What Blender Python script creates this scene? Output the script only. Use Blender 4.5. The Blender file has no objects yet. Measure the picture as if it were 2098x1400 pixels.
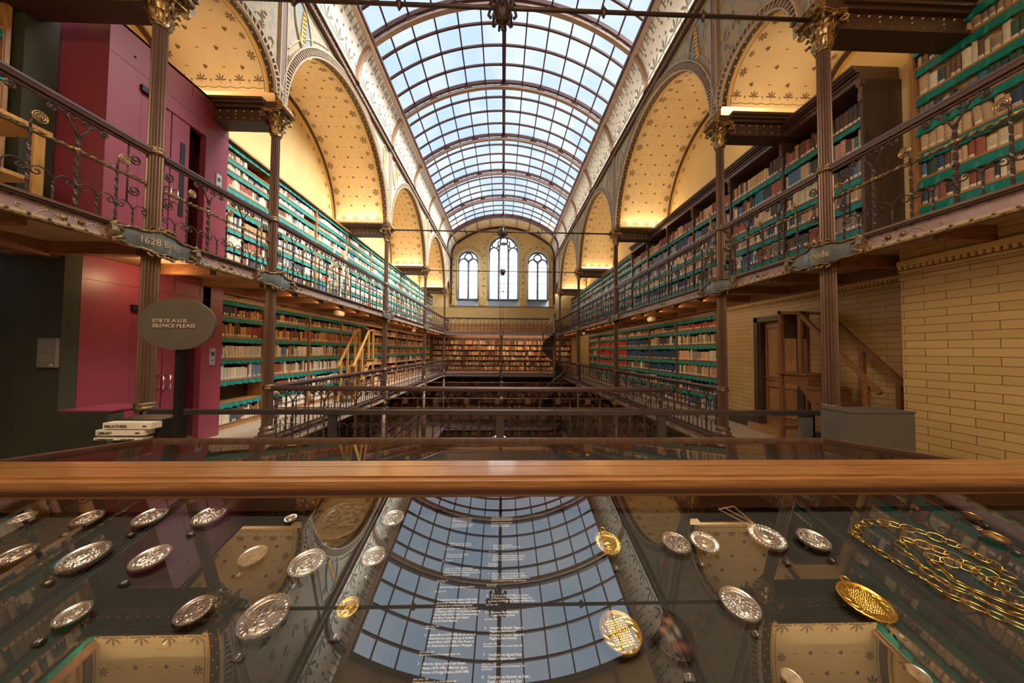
# Library hall with arcaded galleries, glass barrel roof and a medal showcase in front.
# Working unit: everything is laid out in units of 0.8 m (S); top-level objects are scaled by S at the end.
import bpy, math, random
import numpy as np
from mathutils import Vector, Matrix
S = 0.8
EYE = 1.9
PI = math.pi
sc = bpy.context.scene
COL = sc.collection
R = random.Random(7)

def sin(a): return math.sin(a)
def cos(a): return math.cos(a)

# ---------------------------------------------------------------- mesh collector
class MB:
    def __init__(s):
        s.v = []; s.f = []; s.m = []; s.sm = []
    def add(s, vs, fs, mi=0, smooth=False):
        o = len(s.v)
        s.v.extend([tuple(p) for p in vs])
        s.f.extend([tuple(i + o for i in f) for f in fs])
        s.m.extend([mi] * len(fs)); s.sm.extend([smooth] * len(fs))
    def box(s, x0, x1, y0, y1, z0, z1, mi=0, bev=0.0):
        if x0 > x1: x0, x1 = x1, x0
        if y0 > y1: y0, y1 = y1, y0
        if z0 > z1: z0, z1 = z1, z0
        vs = [(x, y, z) for x in (x0, x1) for y in (y0, y1) for z in (z0, z1)]
        s.add(vs, [(0, 1, 3, 2), (4, 6, 7, 5), (0, 4, 5, 1), (2, 3, 7, 6), (0, 2, 6, 4), (1, 5, 7, 3)], mi)
    def bar(s, p, q, w, h, up=(0, 0, 1), mi=0):
        p = Vector(p); q = Vector(q); d = (q - p).normalized()
        u = d.cross(Vector(up)).normalized(); v = u.cross(d)
        vs = []
        for e in (p, q):
            for a, b in ((-1, -1), (1, -1), (1, 1), (-1, 1)):
                vs.append(e + u * (a * w / 2) + v * (b * h / 2))
        s.add(vs, [(3, 2, 1, 0), (4, 5, 6, 7), (0, 1, 5, 4), (1, 2, 6, 5), (2, 3, 7, 6), (3, 0, 4, 7)], mi)
    def tube(s, pts, r, n=6, mi=0, closed=False, smooth=True, twist=0.0, rad=None):
        P = [Vector(p) for p in pts]; k = len(P)
        vs = []
        up = None
        for i in range(k):
            if closed: t = P[(i + 1) % k] - P[i - 1]
            else: t = P[min(i + 1, k - 1)] - P[max(i - 1, 0)]
            t.normalize()
            if up is None:
                up = Vector((0, 0, 1)) if abs(t.z) < .9 else Vector((0, 1, 0))
            u = t.cross(up)
            if u.length < 1e-6: u = t.cross(Vector((1, 0.3, 0.2)))
            u.normalize(); v = u.cross(t); up = v
            rr = rad[i] if rad else r
            for j in range(n):
                a = 2 * PI * j / n + twist * i
                vs.append(P[i] + u * (rr * cos(a)) + v * (rr * sin(a)))
        fs = []
        for i in range(k if closed else k - 1):
            a = i * n; b = ((i + 1) % k) * n
            for j in range(n):
                fs.append((a + j, a + (j + 1) % n, b + (j + 1) % n, b + j))
        if not closed:
            fs.append(tuple(range(n))[::-1]); fs.append(tuple(range((k - 1) * n, k * n)))
        s.add(vs, fs, mi, smooth)
    def lathe(s, prof, n=24, c=(0, 0, 0), mi=0, smooth=True, flute=0, depth=0.0, cap=True):
        vs = []; k = len(prof)
        for (r, z) in prof:
            for j in range(n):
                a = 2 * PI * j / n
                rr = r
                if flute:
                    ph = (a * flute / (2 * PI)) % 1.0
                    rr = r - depth * max(0.0, sin(PI * ph)) ** .7
                vs.append((c[0] + rr * cos(a), c[1] + rr * sin(a), c[2] + z))
        fs = []
        for i in range(k - 1):
            for j in range(n):
                fs.append((i * n + j, i * n + (j + 1) % n, (i + 1) * n + (j + 1) % n, (i + 1) * n + j))
        if cap:
            fs.append(tuple(range(n))[::-1]); fs.append(tuple(range((k - 1) * n, k * n)))
        s.add(vs, fs, mi, smooth)
    def prism(s, poly, fn, d0, d1, mi=0):
        n = len(poly)
        vs = [fn(a, b, d0) for a, b in poly] + [fn(a, b, d1) for a, b in poly]
        fs = [tuple(range(n))[::-1], tuple(range(n, 2 * n))]
        fs += [(i, (i + 1) % n, n + (i + 1) % n, n + i) for i in range(n)]
        s.add(vs, fs, mi)
    def strip(s, A, B, mi=0, smooth=False):
        n = len(A)
        s.add(list(A) + list(B), [(i, i + 1, n + i + 1, n + i) for i in range(n - 1)], mi, smooth)
    def grid(s, rows, mi=0, smooth=True, closed=False):
        k = len(rows); n = len(rows[0]); vs = [p for r in rows for p in r]
        fs = []
        for i in range(k - 1):
            for j in range(n if closed else n - 1):
                fs.append((i * n + j, i * n + (j + 1) % n, (i + 1) * n + (j + 1) % n, (i + 1) * n + j))
        s.add(vs, fs, mi, smooth)
    def ball(s, c, r, mi=0, n=8, k=5, sc=(1, 1, 1)):
        vs = []; fs = []
        for i in range(k + 1):
            t = PI * i / k
            for j in range(n):
                a = 2 * PI * j / n
                vs.append((c[0] + sc[0] * r * sin(t) * cos(a), c[1] + sc[1] * r * sin(t) * sin(a), c[2] + sc[2] * r * cos(t)))
        for i in range(k):
            for j in range(n):
                fs.append((i * n + j, (i + 1) * n + j, (i + 1) * n + (j + 1) % n, i * n + (j + 1) % n))
        s.add(vs, fs, mi, True)
    def mesh(s, name, mats, off=(0, 0, 0)):
        me = bpy.data.meshes.new(name)
        ox, oy, oz = off
        me.from_pydata([(p[0] - ox, p[1] - oy, p[2] - oz) for p in s.v], [], s.f)
        if not isinstance(mats, (list, tuple)): mats = [mats]
        for m in mats: me.materials.append(m)
        me.polygons.foreach_set('material_index', s.m)
        me.polygons.foreach_set('use_smooth', s.sm)
        me.update()
        return me
    def build(s, name, mats, parent=None, off=None, **kw):
        if off is None:
            off = tuple(parent.location) if parent is not None and parent.parent is None else (0, 0, 0)
            if parent is not None and parent.parent is not None:
                p = parent.parent
                off = tuple(p.location)
        return ob(name, s.mesh(name, mats, off), parent, **kw)

def ob(name, data, parent=None, loc=(0, 0, 0), rz=0, scale=None):
    o = bpy.data.objects.new(name, data); COL.objects.link(o)
    o.location = loc
    if rz: o.rotation_euler = (0, 0, rz)
    if scale: o.scale = scale
    if parent is not None: o.parent = parent
    return o

def tag(o, label=None, cat=None, group=None, kind=None):
    if label: o['label'] = label
    if cat: o['category'] = cat
    if group: o['group'] = group
    if kind: o['kind'] = kind
    return o

def thing(name, label, cat, loc=(0, 0, 0), rz=0, group=None, kind=None):
    o = ob(name, None, None, loc, rz)
    o.empty_display_size = .1
    return tag(o, label, cat, group, kind)

def struct(name, label=None, cat=None, mb=None, mats=None):
    o = mb.build(name, mats) if mb else ob(name, None)
    return tag(o, label, cat, None, 'structure')

def text_mesh(txt, size, mat, align='LEFT', shear=0.0, ext=0.0, spacing=1.0, bold=0.0, xs=1.0):
    cu = bpy.data.curves.new('lettering', 'FONT')
    cu.body = txt; cu.size = size; cu.align_x = align; cu.shear = shear; cu.extrude = ext
    cu.space_line = spacing; cu.offset = bold; cu.resolution_u = 2
    o = bpy.data.objects.new('lettering', cu); COL.objects.link(o)
    dg = bpy.context.evaluated_depsgraph_get()
    me = bpy.data.meshes.new_from_object(o.evaluated_get(dg))
    bpy.data.objects.remove(o)
    me.materials.clear(); me.materials.append(mat)
    if xs != 1.0:
        me.transform(Matrix.Diagonal((xs, 1, 1, 1)))
    return me

# ---------------------------------------------------------------- materials (all node based)
def new_mat(name):
    m = bpy.data.materials.new(name); m.use_nodes = True
    nt = m.node_tree; b = nt.nodes['Principled BSDF']
    return m, nt, b

def M(name, col, rough=.5, metal=0.0, col2=None, scale=6.0, stretch=(1, 1, 1), bump=0.0, spec=.5, detail=3.0, lo=.35, hi=.65, coat=0.0):
    m, nt, b = new_mat(name)
    b.inputs['Roughness'].default_value = rough; b.inputs['Metallic'].default_value = metal
    b.inputs['Specular IOR Level'].default_value = spec
    if coat:
        b.inputs['Coat Weight'].default_value = coat; b.inputs['Coat Roughness'].default_value = .12
    c1 = (*col, 1)
    if col2 is None:
        col2 = tuple(c * .86 for c in col)
    tc = nt.nodes.new('ShaderNodeTexCoord'); mp = nt.nodes.new('ShaderNodeMapping')
    mp.inputs['Scale'].default_value = stretch
    nz = nt.nodes.new('ShaderNodeTexNoise'); nz.inputs['Scale'].default_value = scale; nz.inputs['Detail'].default_value = detail
    rp = nt.nodes.new('ShaderNodeValToRGB')
    rp.color_ramp.elements[0].position = lo; rp.color_ramp.elements[0].color = (*col2, 1)
    rp.color_ramp.elements[1].position = hi; rp.color_ramp.elements[1].color = c1
    L = nt.links.new
    L(tc.outputs['Object'], mp.inputs['Vector']); L(mp.outputs['Vector'], nz.inputs['Vector'])
    L(nz.outputs['Fac'], rp.inputs['Fac']); L(rp.outputs['Color'], b.inputs['Base Color'])
    if bump:
        bp = nt.nodes.new('ShaderNodeBump'); bp.inputs['Strength'].default_value = bump; bp.inputs['Distance'].default_value = .02
        L(nz.outputs['Fac'], bp.inputs['Height']); L(bp.outputs['Normal'], b.inputs['Normal'])
    return m

def brick_mat(name, horiz):
    m, nt, b = new_mat(name); L = nt.links.new
    tc = nt.nodes.new('ShaderNodeTexCoord'); sp = nt.nodes.new('ShaderNodeSeparateXYZ'); cb = nt.nodes.new('ShaderNodeCombineXYZ')
    br = nt.nodes.new('ShaderNodeTexBrick')
    br.inputs['Color1'].default_value = (.50, .34, .14, 1); br.inputs['Color2'].default_value = (.44, .29, .11, 1)
    br.inputs['Mortar'].default_value = (.16, .085, .02, 1)
    br.inputs['Scale'].default_value = 1.0; br.inputs['Brick Width'].default_value = .42; br.inputs['Row Height'].default_value = .104
    br.inputs['Mortar Size'].default_value = .0042; br.inputs['Mortar Smooth'].default_value = .1
    L(tc.outputs['Object'], sp.inputs['Vector'])
    L(sp.outputs[horiz], cb.inputs['X']); L(sp.outputs['Z'], cb.inputs['Y'])
    L(cb.outputs['Vector'], br.inputs['Vector']); L(br.outputs['Color'], b.inputs['Base Color'])
    b.inputs['Roughness'].default_value = .38
    bp = nt.nodes.new('ShaderNodeBump'); bp.inputs['Strength'].default_value = .4; bp.inputs['Distance'].default_value = .01; bp.invert = True
    L(br.outputs['Fac'], bp.inputs['Height']); L(bp.outputs['Normal'], b.inputs['Normal'])
    return m

def attr_mat(name, rough=.55, spec=.4):
    m, nt, b = new_mat(name); L = nt.links.new
    at = nt.nodes.new('ShaderNodeAttribute'); at.attribute_name = 'Col'
    L(at.outputs['Color'], b.inputs['Base Color'])
    b.inputs['Roughness'].default_value = rough; b.inputs['Specular IOR Level'].default_value = spec
    return m

def objcol_mat(name, rough=.5):
    m, nt, b = new_mat(name); L = nt.links.new
    oi = nt.nodes.new('ShaderNodeObjectInfo')
    tc = nt.nodes.new('ShaderNodeTexCoord'); nz = nt.nodes.new('ShaderNodeTexNoise'); nz.inputs['Scale'].default_value = 14
    mx = nt.nodes.new('ShaderNodeMixRGB'); mx.blend_type = 'MULTIPLY'; mx.inputs['Fac'].default_value = .35
    L(tc.outputs['Object'], nz.inputs['Vector']); L(oi.outputs['Color'], mx.inputs['Color1']); L(nz.outputs['Fac'], mx.inputs['Color2'])
    L(mx.outputs['Color'], b.inputs['Base Color']); b.inputs['Roughness'].default_value = rough
    return m

def emit_mat(name, col, strength):
    m, nt, b = new_mat(name)
    b.inputs['Base Color'].default_value = (*col, 1)
    b.inputs['Emission Color'].default_value = (*col, 1); b.inputs['Emission Strength'].default_value = strength
    return m

def sky_pane_mat(name, col, strength, trans):
    # frosted roof glass: passes part of the daylight straight through and glows with the scattered rest
    m = bpy.data.materials.new(name); m.use_nodes = True; nt = m.node_tree; nt.nodes.clear(); L = nt.links.new
    out = nt.nodes.new('ShaderNodeOutputMaterial'); mx = nt.nodes.new('ShaderNodeMixShader')
    em = nt.nodes.new('ShaderNodeEmission'); tr = nt.nodes.new('ShaderNodeBsdfTransparent')
    tc = nt.nodes.new('ShaderNodeTexCoord'); nz = nt.nodes.new('ShaderNodeTexNoise'); nz.inputs['Scale'].default_value = .45
    nz.inputs['Detail'].default_value = 2
    rp = nt.nodes.new('ShaderNodeValToRGB')
    rp.color_ramp.elements[0].position = .38; rp.color_ramp.elements[0].color = (*col, 1)
    rp.color_ramp.elements[1].position = .64; rp.color_ramp.elements[1].color = (.84, .90, .98, 1)
    L(tc.outputs['Object'], nz.inputs['Vector']); L(nz.outputs['Fac'], rp.inputs['Fac']); L(rp.outputs['Color'], em.inputs['Color'])
    em.inputs['Strength'].default_value = strength; tr.inputs['Color'].default_value = (.93, .97, 1, 1)
    mx.inputs['Fac'].default_value = trans
    L(em.outputs[0], mx.inputs[1]); L(tr.outputs[0], mx.inputs[2]); L(mx.outputs[0], out.inputs['Surface'])
    return m

def pane_glass(name, ior, tint=(1, 1, 1)):
    # thin clear pane: Fresnel mirror over straight transmission
    m = bpy.data.materials.new(name); m.use_nodes = True; nt = m.node_tree; nt.nodes.clear(); L = nt.links.new
    out = nt.nodes.new('ShaderNodeOutputMaterial'); mx = nt.nodes.new('ShaderNodeMixShader')
    fr = nt.nodes.new('ShaderNodeFresnel')
    ge = nt.nodes.new('ShaderNodeNewGeometry'); mr = nt.nodes.new('ShaderNodeMapRange')   # same reflectance from either face
    mr.inputs['To Min'].default_value = ior; mr.inputs['To Max'].default_value = 1 / ior
    L(ge.outputs['Backfacing'], mr.inputs['Value']); L(mr.outputs['Result'], fr.inputs['IOR'])
    tr = nt.nodes.new('ShaderNodeBsdfTransparent'); tr.inputs['Color'].default_value = (*tint, 1)
    gl = nt.nodes.new('ShaderNodeBsdfGlossy'); gl.inputs['Roughness'].default_value = 0.0
    L(fr.outputs[0], mx.inputs[0]); L(tr.outputs[0], mx.inputs[1]); L(gl.outputs[0], mx.inputs[2]); L(mx.outputs[0], out.inputs['Surface'])
    return m

m_oak = M('oak wood', (.46, .235, .09), .42, col2=(.30, .14, .05), scale=9, stretch=(.6, 5, 5))
m_oakv = M('oak boards', (.44, .22, .085), .42, col2=(.28, .13, .045), scale=9, stretch=(6, 6, .5))
m_dark = M('dark stained wood', (.155, .085, .068), .34, col2=(.10, .052, .042), scale=8, stretch=(.6, 5, 5))
m_darkv = M('dark stained panel', (.085, .05, .032), .45, col2=(.05, .028, .018), scale=8, stretch=(5, 5, .5))
m_walnut = M('brown wood', (.25, .105, .04), .4, col2=(.15, .06, .022), scale=9, stretch=(.6, 5, 5))
m_table = M('varnished oak', (.33, .155, .052), .3, col2=(.20, .085, .026), scale=7, stretch=(.9, 22, 22), coat=.8)
m_tabled = M('showcase dark moulding', (.06, .022, .01), .35)
m_rail = M('showcase rail wood', (.10, .052, .034), .25, col2=(.07, .034, .021), scale=8, stretch=(6, .8, 6))
m_iron = M('wrought iron', (.075, .048, .042), .42, .55)
m_ironb = M('brown painted iron', (.17, .10, .072), .36, .35, col2=(.15, .086, .06), scale=3)
m_gilt = M('old gilding', (.66, .47, .22), .36, .75, col2=(.19, .12, .055), scale=26, lo=.42, hi=.68)
m_giltd = M('dark gilding', (.34, .23, .11), .42, .6, col2=(.10, .06, .03), scale=18, lo=.35, hi=.65)
m_girder = M('mauve brown girder paint', (.36, .25, .27), .42, .15, col2=(.29, .19, .20))
m_girdg = M('girder ornament paint', (.50, .38, .24), .5, .2)
m_slate = M('slate blue cartouche', (.16, .18, .18), .35, .3, col2=(.10, .11, .11))
m_vault = M('ochre vault plaster', (.80, .60, .335), .85, col2=(.75, .545, .29), scale=1.6)
m_wallc = M('cream wall plaster', (.72, .53, .25), .85, col2=(.66, .47, .21), scale=1.2)
m_cove = M('pale cove plaster', (.84, .78, .67), .85, col2=(.78, .71, .60), scale=1.4)
m_sten = M('stencil brown', (.22, .13, .05), .85)
m_steng = M('stencil grey green', (.22, .21, .16), .85)
m_band = M('arch band brown', (.065, .03, .016), .6)
m_dots = M('arch band dots', (.75, .60, .35), .6)
m_mould = M('carved moulding', (.48, .37, .27), .6, col2=(.33, .235, .16), scale=30)
m_moudk = M('carved moulding hollows', (.17, .09, .06), .7)
m_fill = M('arch fillet ochre', (.72, .42, .08), .7)
m_spand = M('damask spandrel', (.41, .325, .21), .75, col2=(.26, .28, .27), scale=7, detail=6, lo=.42, hi=.47)
m_spant = M('tan spandrel border', (.50, .405, .28), .75, col2=(.42, .335, .225), scale=14)
m_pil = M('pilaster mauve', (.22, .14, .12), .6)
m_blue = M('medallion blue grey', (.25, .29, .28), .7)
m_bricky = brick_mat('glazed yellow brick side', 'Y')
m_brickx = brick_mat('glazed yellow brick end', 'X')
m_dent = M('brick cornice', (.58, .40, .15), .5)
m_dentd = M('brick cornice hollow', (.25, .13, .05), .6)
m_red = M('oxblood painted panel', (.255, .042, .066), .42, col2=(.22, .036, .056), scale=1.5)
m_redd = M('oxblood joints and recess shade', (.07, .008, .012), .5)
m_green = M('blackish green wall paint', (.035, .036, .018), .8, col2=(.026, .027, .014), scale=2)
m_felt = M('teal leather valance', (.0, .225, .188), .6, col2=(.0, .165, .138), scale=14)
m_book = attr_mat('book cloth and leather')
m_bookv = objcol_mat('book binding')
m_paper = M('paper spine label', (.82, .74, .60), .7)
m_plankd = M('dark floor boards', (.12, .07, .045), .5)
m_plank = M('pale floor boards', (.52, .40, .29), .45, col2=(.38, .28, .19), scale=5, stretch=(9, .6, 1))
m_soff = M('gallery ceiling boards', (.38, .24, .13), .6, col2=(.29, .17, .09), scale=4, stretch=(1, 6, 1))
m_grey = M('grey lacquer', (.10, .098, .088), .42)
m_steel = M('dark steel', (.085, .075, .075), .34, .6)
m_sign = M('taupe sign face', (.095, .078, .062), .5)
m_black = M('black lacquer', (.008, .008, .008), .35)
m_white = M('white lettering', (.85, .83, .80), .6)
m_signt = M('pale sign lettering', (.50, .42, .36), .6)
m_gold = M('gold', (.95, .66, .16), .26, 1.0, col2=(.80, .50, .10), scale=30)
m_silver = M('silver', (.80, .76, .70), .33, 1.0, col2=(.50, .46, .42), scale=160)
m_silvd = M('tarnished silver', (.52, .45, .40), .38, 1.0, col2=(.26, .21, .19), scale=160)
m_bronze = M('bronze', (.60, .36, .16), .32, 1.0, col2=(.4, .22, .09), scale=30)
m_cloth = M('showcase base cloth', (.014, .017, .015), .8, col2=(.011, .013, .011), scale=40)
m_film = M('caption film', (.010, .010, .012), .5)
m_caseglass = pane_glass('showcase glass', 2.9)
m_clear = pane_glass('barrier glass', 1.45, (.95, .97, .97))
m_pane = sky_pane_mat('frosted roof glass', (.54, .73, .94), 1.0, .38)
m_wpane = emit_mat('daylit window glass', (.90, .95, 1.0), 2.0)
m_chrome = M('polished handle', (.75, .72, .70), .2, 1.0)
m_plate = M('aluminium plate', (.55, .55, .58), .35, .6)
m_notice = M('notice panel', (.16, .155, .13), .6)
m_stone = M('blue grey sill', (.20, .25, .30), .5)
m_wing = M('pale window surround', (.72, .66, .55), .7)
m_trac = M('window tracery', (.20, .24, .30), .6)
m_ribr = M('red brown rib', (.075, .025, .019), .4, .2)
m_ribt = M('tan rib flange', (.36, .22, .14), .5, .2)
m_lamp = M('cream lamp body', (.75, .62, .45), .5)
m_shade = emit_mat('lit lamp shade', (.80, .92, 1.0), .9)
m_oakl = M('yellow oak', (.62, .34, .09), .4, col2=(.50, .25, .06), scale=8, stretch=(4, 4, .6))
# ---------------------------------------------------------------- layout
X0 = -.05
XC = {'left': -5.05, 'right': 4.95}             # column lines
SG = {'left': -1, 'right': 1}
YC = [4.6, 6.93, 13.55, 20.35, 27.08]           # column positions down the hall
YFAR = 29.44; YNEAR = -2.4
ZG, ZF2, ZH1, ZH2 = 3.27, 3.50, 1.08, 4.73      # girder bottom, upper gallery floor, hand rails
ZCAP, ZSPR = 6.61, 7.22
XW = {'left': -7.2, 'right': 7.2}               # outer walls
XS = {'left': -6.65, 'right': 6.5}              # bookcase fronts on the upper galleries
ARC = [(4.6 - 3.32, 7.2, 3.15), (5.9, 7.45, .86), (10.24, 7.2, 3.15), (16.95, 7.2, 3.15), (23.7, 7.2, 3.15), (28.35, 7.3, .86)]
ZCOR0, ZCOR1 = 10.52, 10.80
RV, ZV = 6.8, 6.77                              # roof arc radius and centre
def roofx(a, r): return X0 + r * sin(a), ZV + r * cos(a)
AE = math.asin(4.38 / 6.8)
ORD = ['first', 'second', 'third', 'fourth', 'fifth', 'sixth', 'seventh', 'eighth', 'ninth', 'tenth', 'eleventh', 'twelfth', 'thirteenth',
       'fourteenth', 'fifteenth', 'sixteenth', 'seventeenth', 'eighteenth', 'nineteenth', 'twentieth', 'twenty-first', 'twenty-second',
       'twenty-third', 'twenty-fourth', 'twenty-fifth', 'twenty-sixth', 'twenty-seventh', 'twenty-eighth', 'twenty-ninth', 'thirtieth']

# ---------------------------------------------------------------- floors and galleries
mb = MB()
mb.box(-9.2, 9.2, YNEAR, 6.93, -.35, 0)
for s in ('left', 'right'):
    mb.box(XC[s] + .02 * SG[s], 7.4 * SG[s], 6.93, YFAR + .3, -.35, 0)
mb.box(XC['left'], XC['right'], 27.1, YFAR + .3, -.35, 0)
struct('floor', mb=mb, mats=m_plank)
mb = MB()
for s in ('left', 'right'):
    mb.box(XC[s] + .02 * SG[s], 7.4 * SG[s], YNEAR, YFAR + .3, 3.42, 3.5)
mb.box(XC['left'], XC['right'], 27.1, YFAR + .3, 3.42, 3.5)
struct('floor_upper', mb=mb, mats=m_plank)
mb = MB()
for s in ('left', 'right'):
    mb.box(XC[s] + .02 * SG[s], 7.3 * SG[s], 6.93, YFAR + .3, -4.9, -4.6)
mb.box(XC['left'], XC['right'], 27.1, YFAR + .3, -4.9, -4.6)
mb.box(-7.4, 7.4, 6, YFAR + .3, -9.0, -8.8)
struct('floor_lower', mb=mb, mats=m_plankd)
# boarded gallery undersides with joists
mb = MB()
for s in ('left', 'right'):
    mb.box(XC[s] + .06 * SG[s], 7.3 * SG[s], YNEAR, YFAR, 3.37, 3.42, 0)
    y = YNEAR + .2
    while y < YFAR:
        mb.box(XC[s] + .06 * SG[s], 7.0 * SG[s], y, y + .12, 3.2, 3.37, 1); y += 1.11
    xa = 6.3 * SG[s]
    mb.box(xa, xa + .14 * SG[s], YNEAR, YFAR, 3.17, 3.37, 1)
mb.box(XC['left'], XC['right'], 27.2, YFAR, 3.37, 3.42, 0)
o = struct('ceiling_gallery', mb=mb, mats=[m_soff, m_walnut])

# ---------------------------------------------------------------- stencil motifs (2-d polygons: along, across)
def leaf(a, l, w, ox=0, oy=0):
    c, s_ = cos(a), sin(a); pts = []
    for t, k in ((0, .12), (.3, .75), (.6, 1), (.85, .6), (1, 0), (.85, -.6), (.6, -1), (.3, -.75), (0, -.12)):
        pts.append((ox + c * t * l - s_ * k * w, oy + s_ * t * l + c * k * w))
    return pts
def palmette(s=1.0):
    out = [leaf(a, .30 * s, .035 * s, 0, .06 * s) for a in (PI / 2, PI / 2 - .75, PI / 2 + .75, PI / 2 - 1.5, PI / 2 + 1.5)]
    out.append([(-.012 * s, -.12 * s), (.012 * s, -.12 * s), (.012 * s, .08 * s), (-.012 * s, .08 * s)])
    return out
def rosette(s=1.0):
    return [leaf(a * 2 * PI / 7 + .3, .2 * s, .036 * s, .02 * s * cos(a * 2 * PI / 7 + .3), .02 * s * sin(a * 2 * PI / 7 + .3)) for a in range(7)]
def seed(s=1.0):
    return [leaf(PI / 2, .09 * s, .03 * s, 0, -.04 * s), leaf(PI / 2 + .9, .06 * s, .012 * s, 0, -.04 * s), leaf(PI / 2 - .9, .06 * s, .012 * s, 0, -.04 * s)]
def dash(s=1.0):
    return [leaf(PI / 2, .12 * s, .009 * s, 0, -.06 * s)]
def cross(s=1.0):
    o = [leaf(PI / 2 + k * PI / 2, .07 * s, .02 * s, 0, .05 * s) for k in range(4)]
    o.append([(-.008 * s, -.12 * s), (.008 * s, -.12 * s), (.008 * s, 0), (-.008 * s, 0)])
    return o
def haitch(s=1.0):
    q = lambda a, b, c, d: [(a * s, b * s), (c * s, b * s), (c * s, d * s), (a * s, d * s)]
    return [q(-.09, -.12, -.06, .12), q(.06, -.12, .09, .12), q(-.06, -.015, .06, .015), q(-.13, .1, -.02, .12), q(.02, .1, .13, .12), q(-.13, -.12, -.02, -.1), q(.02, -.12, .13, -.1)]
def stamp(mb, polys, fn, u, v, rot, mi):
    c, s_ = cos(rot), sin(rot)
    for p in polys:
        vs = [fn(u + c * a - s_ * b, v + s_ * a + c * b) for a, b in p]
        mb.add(vs, [tuple(range(len(vs)))], mi)

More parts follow.
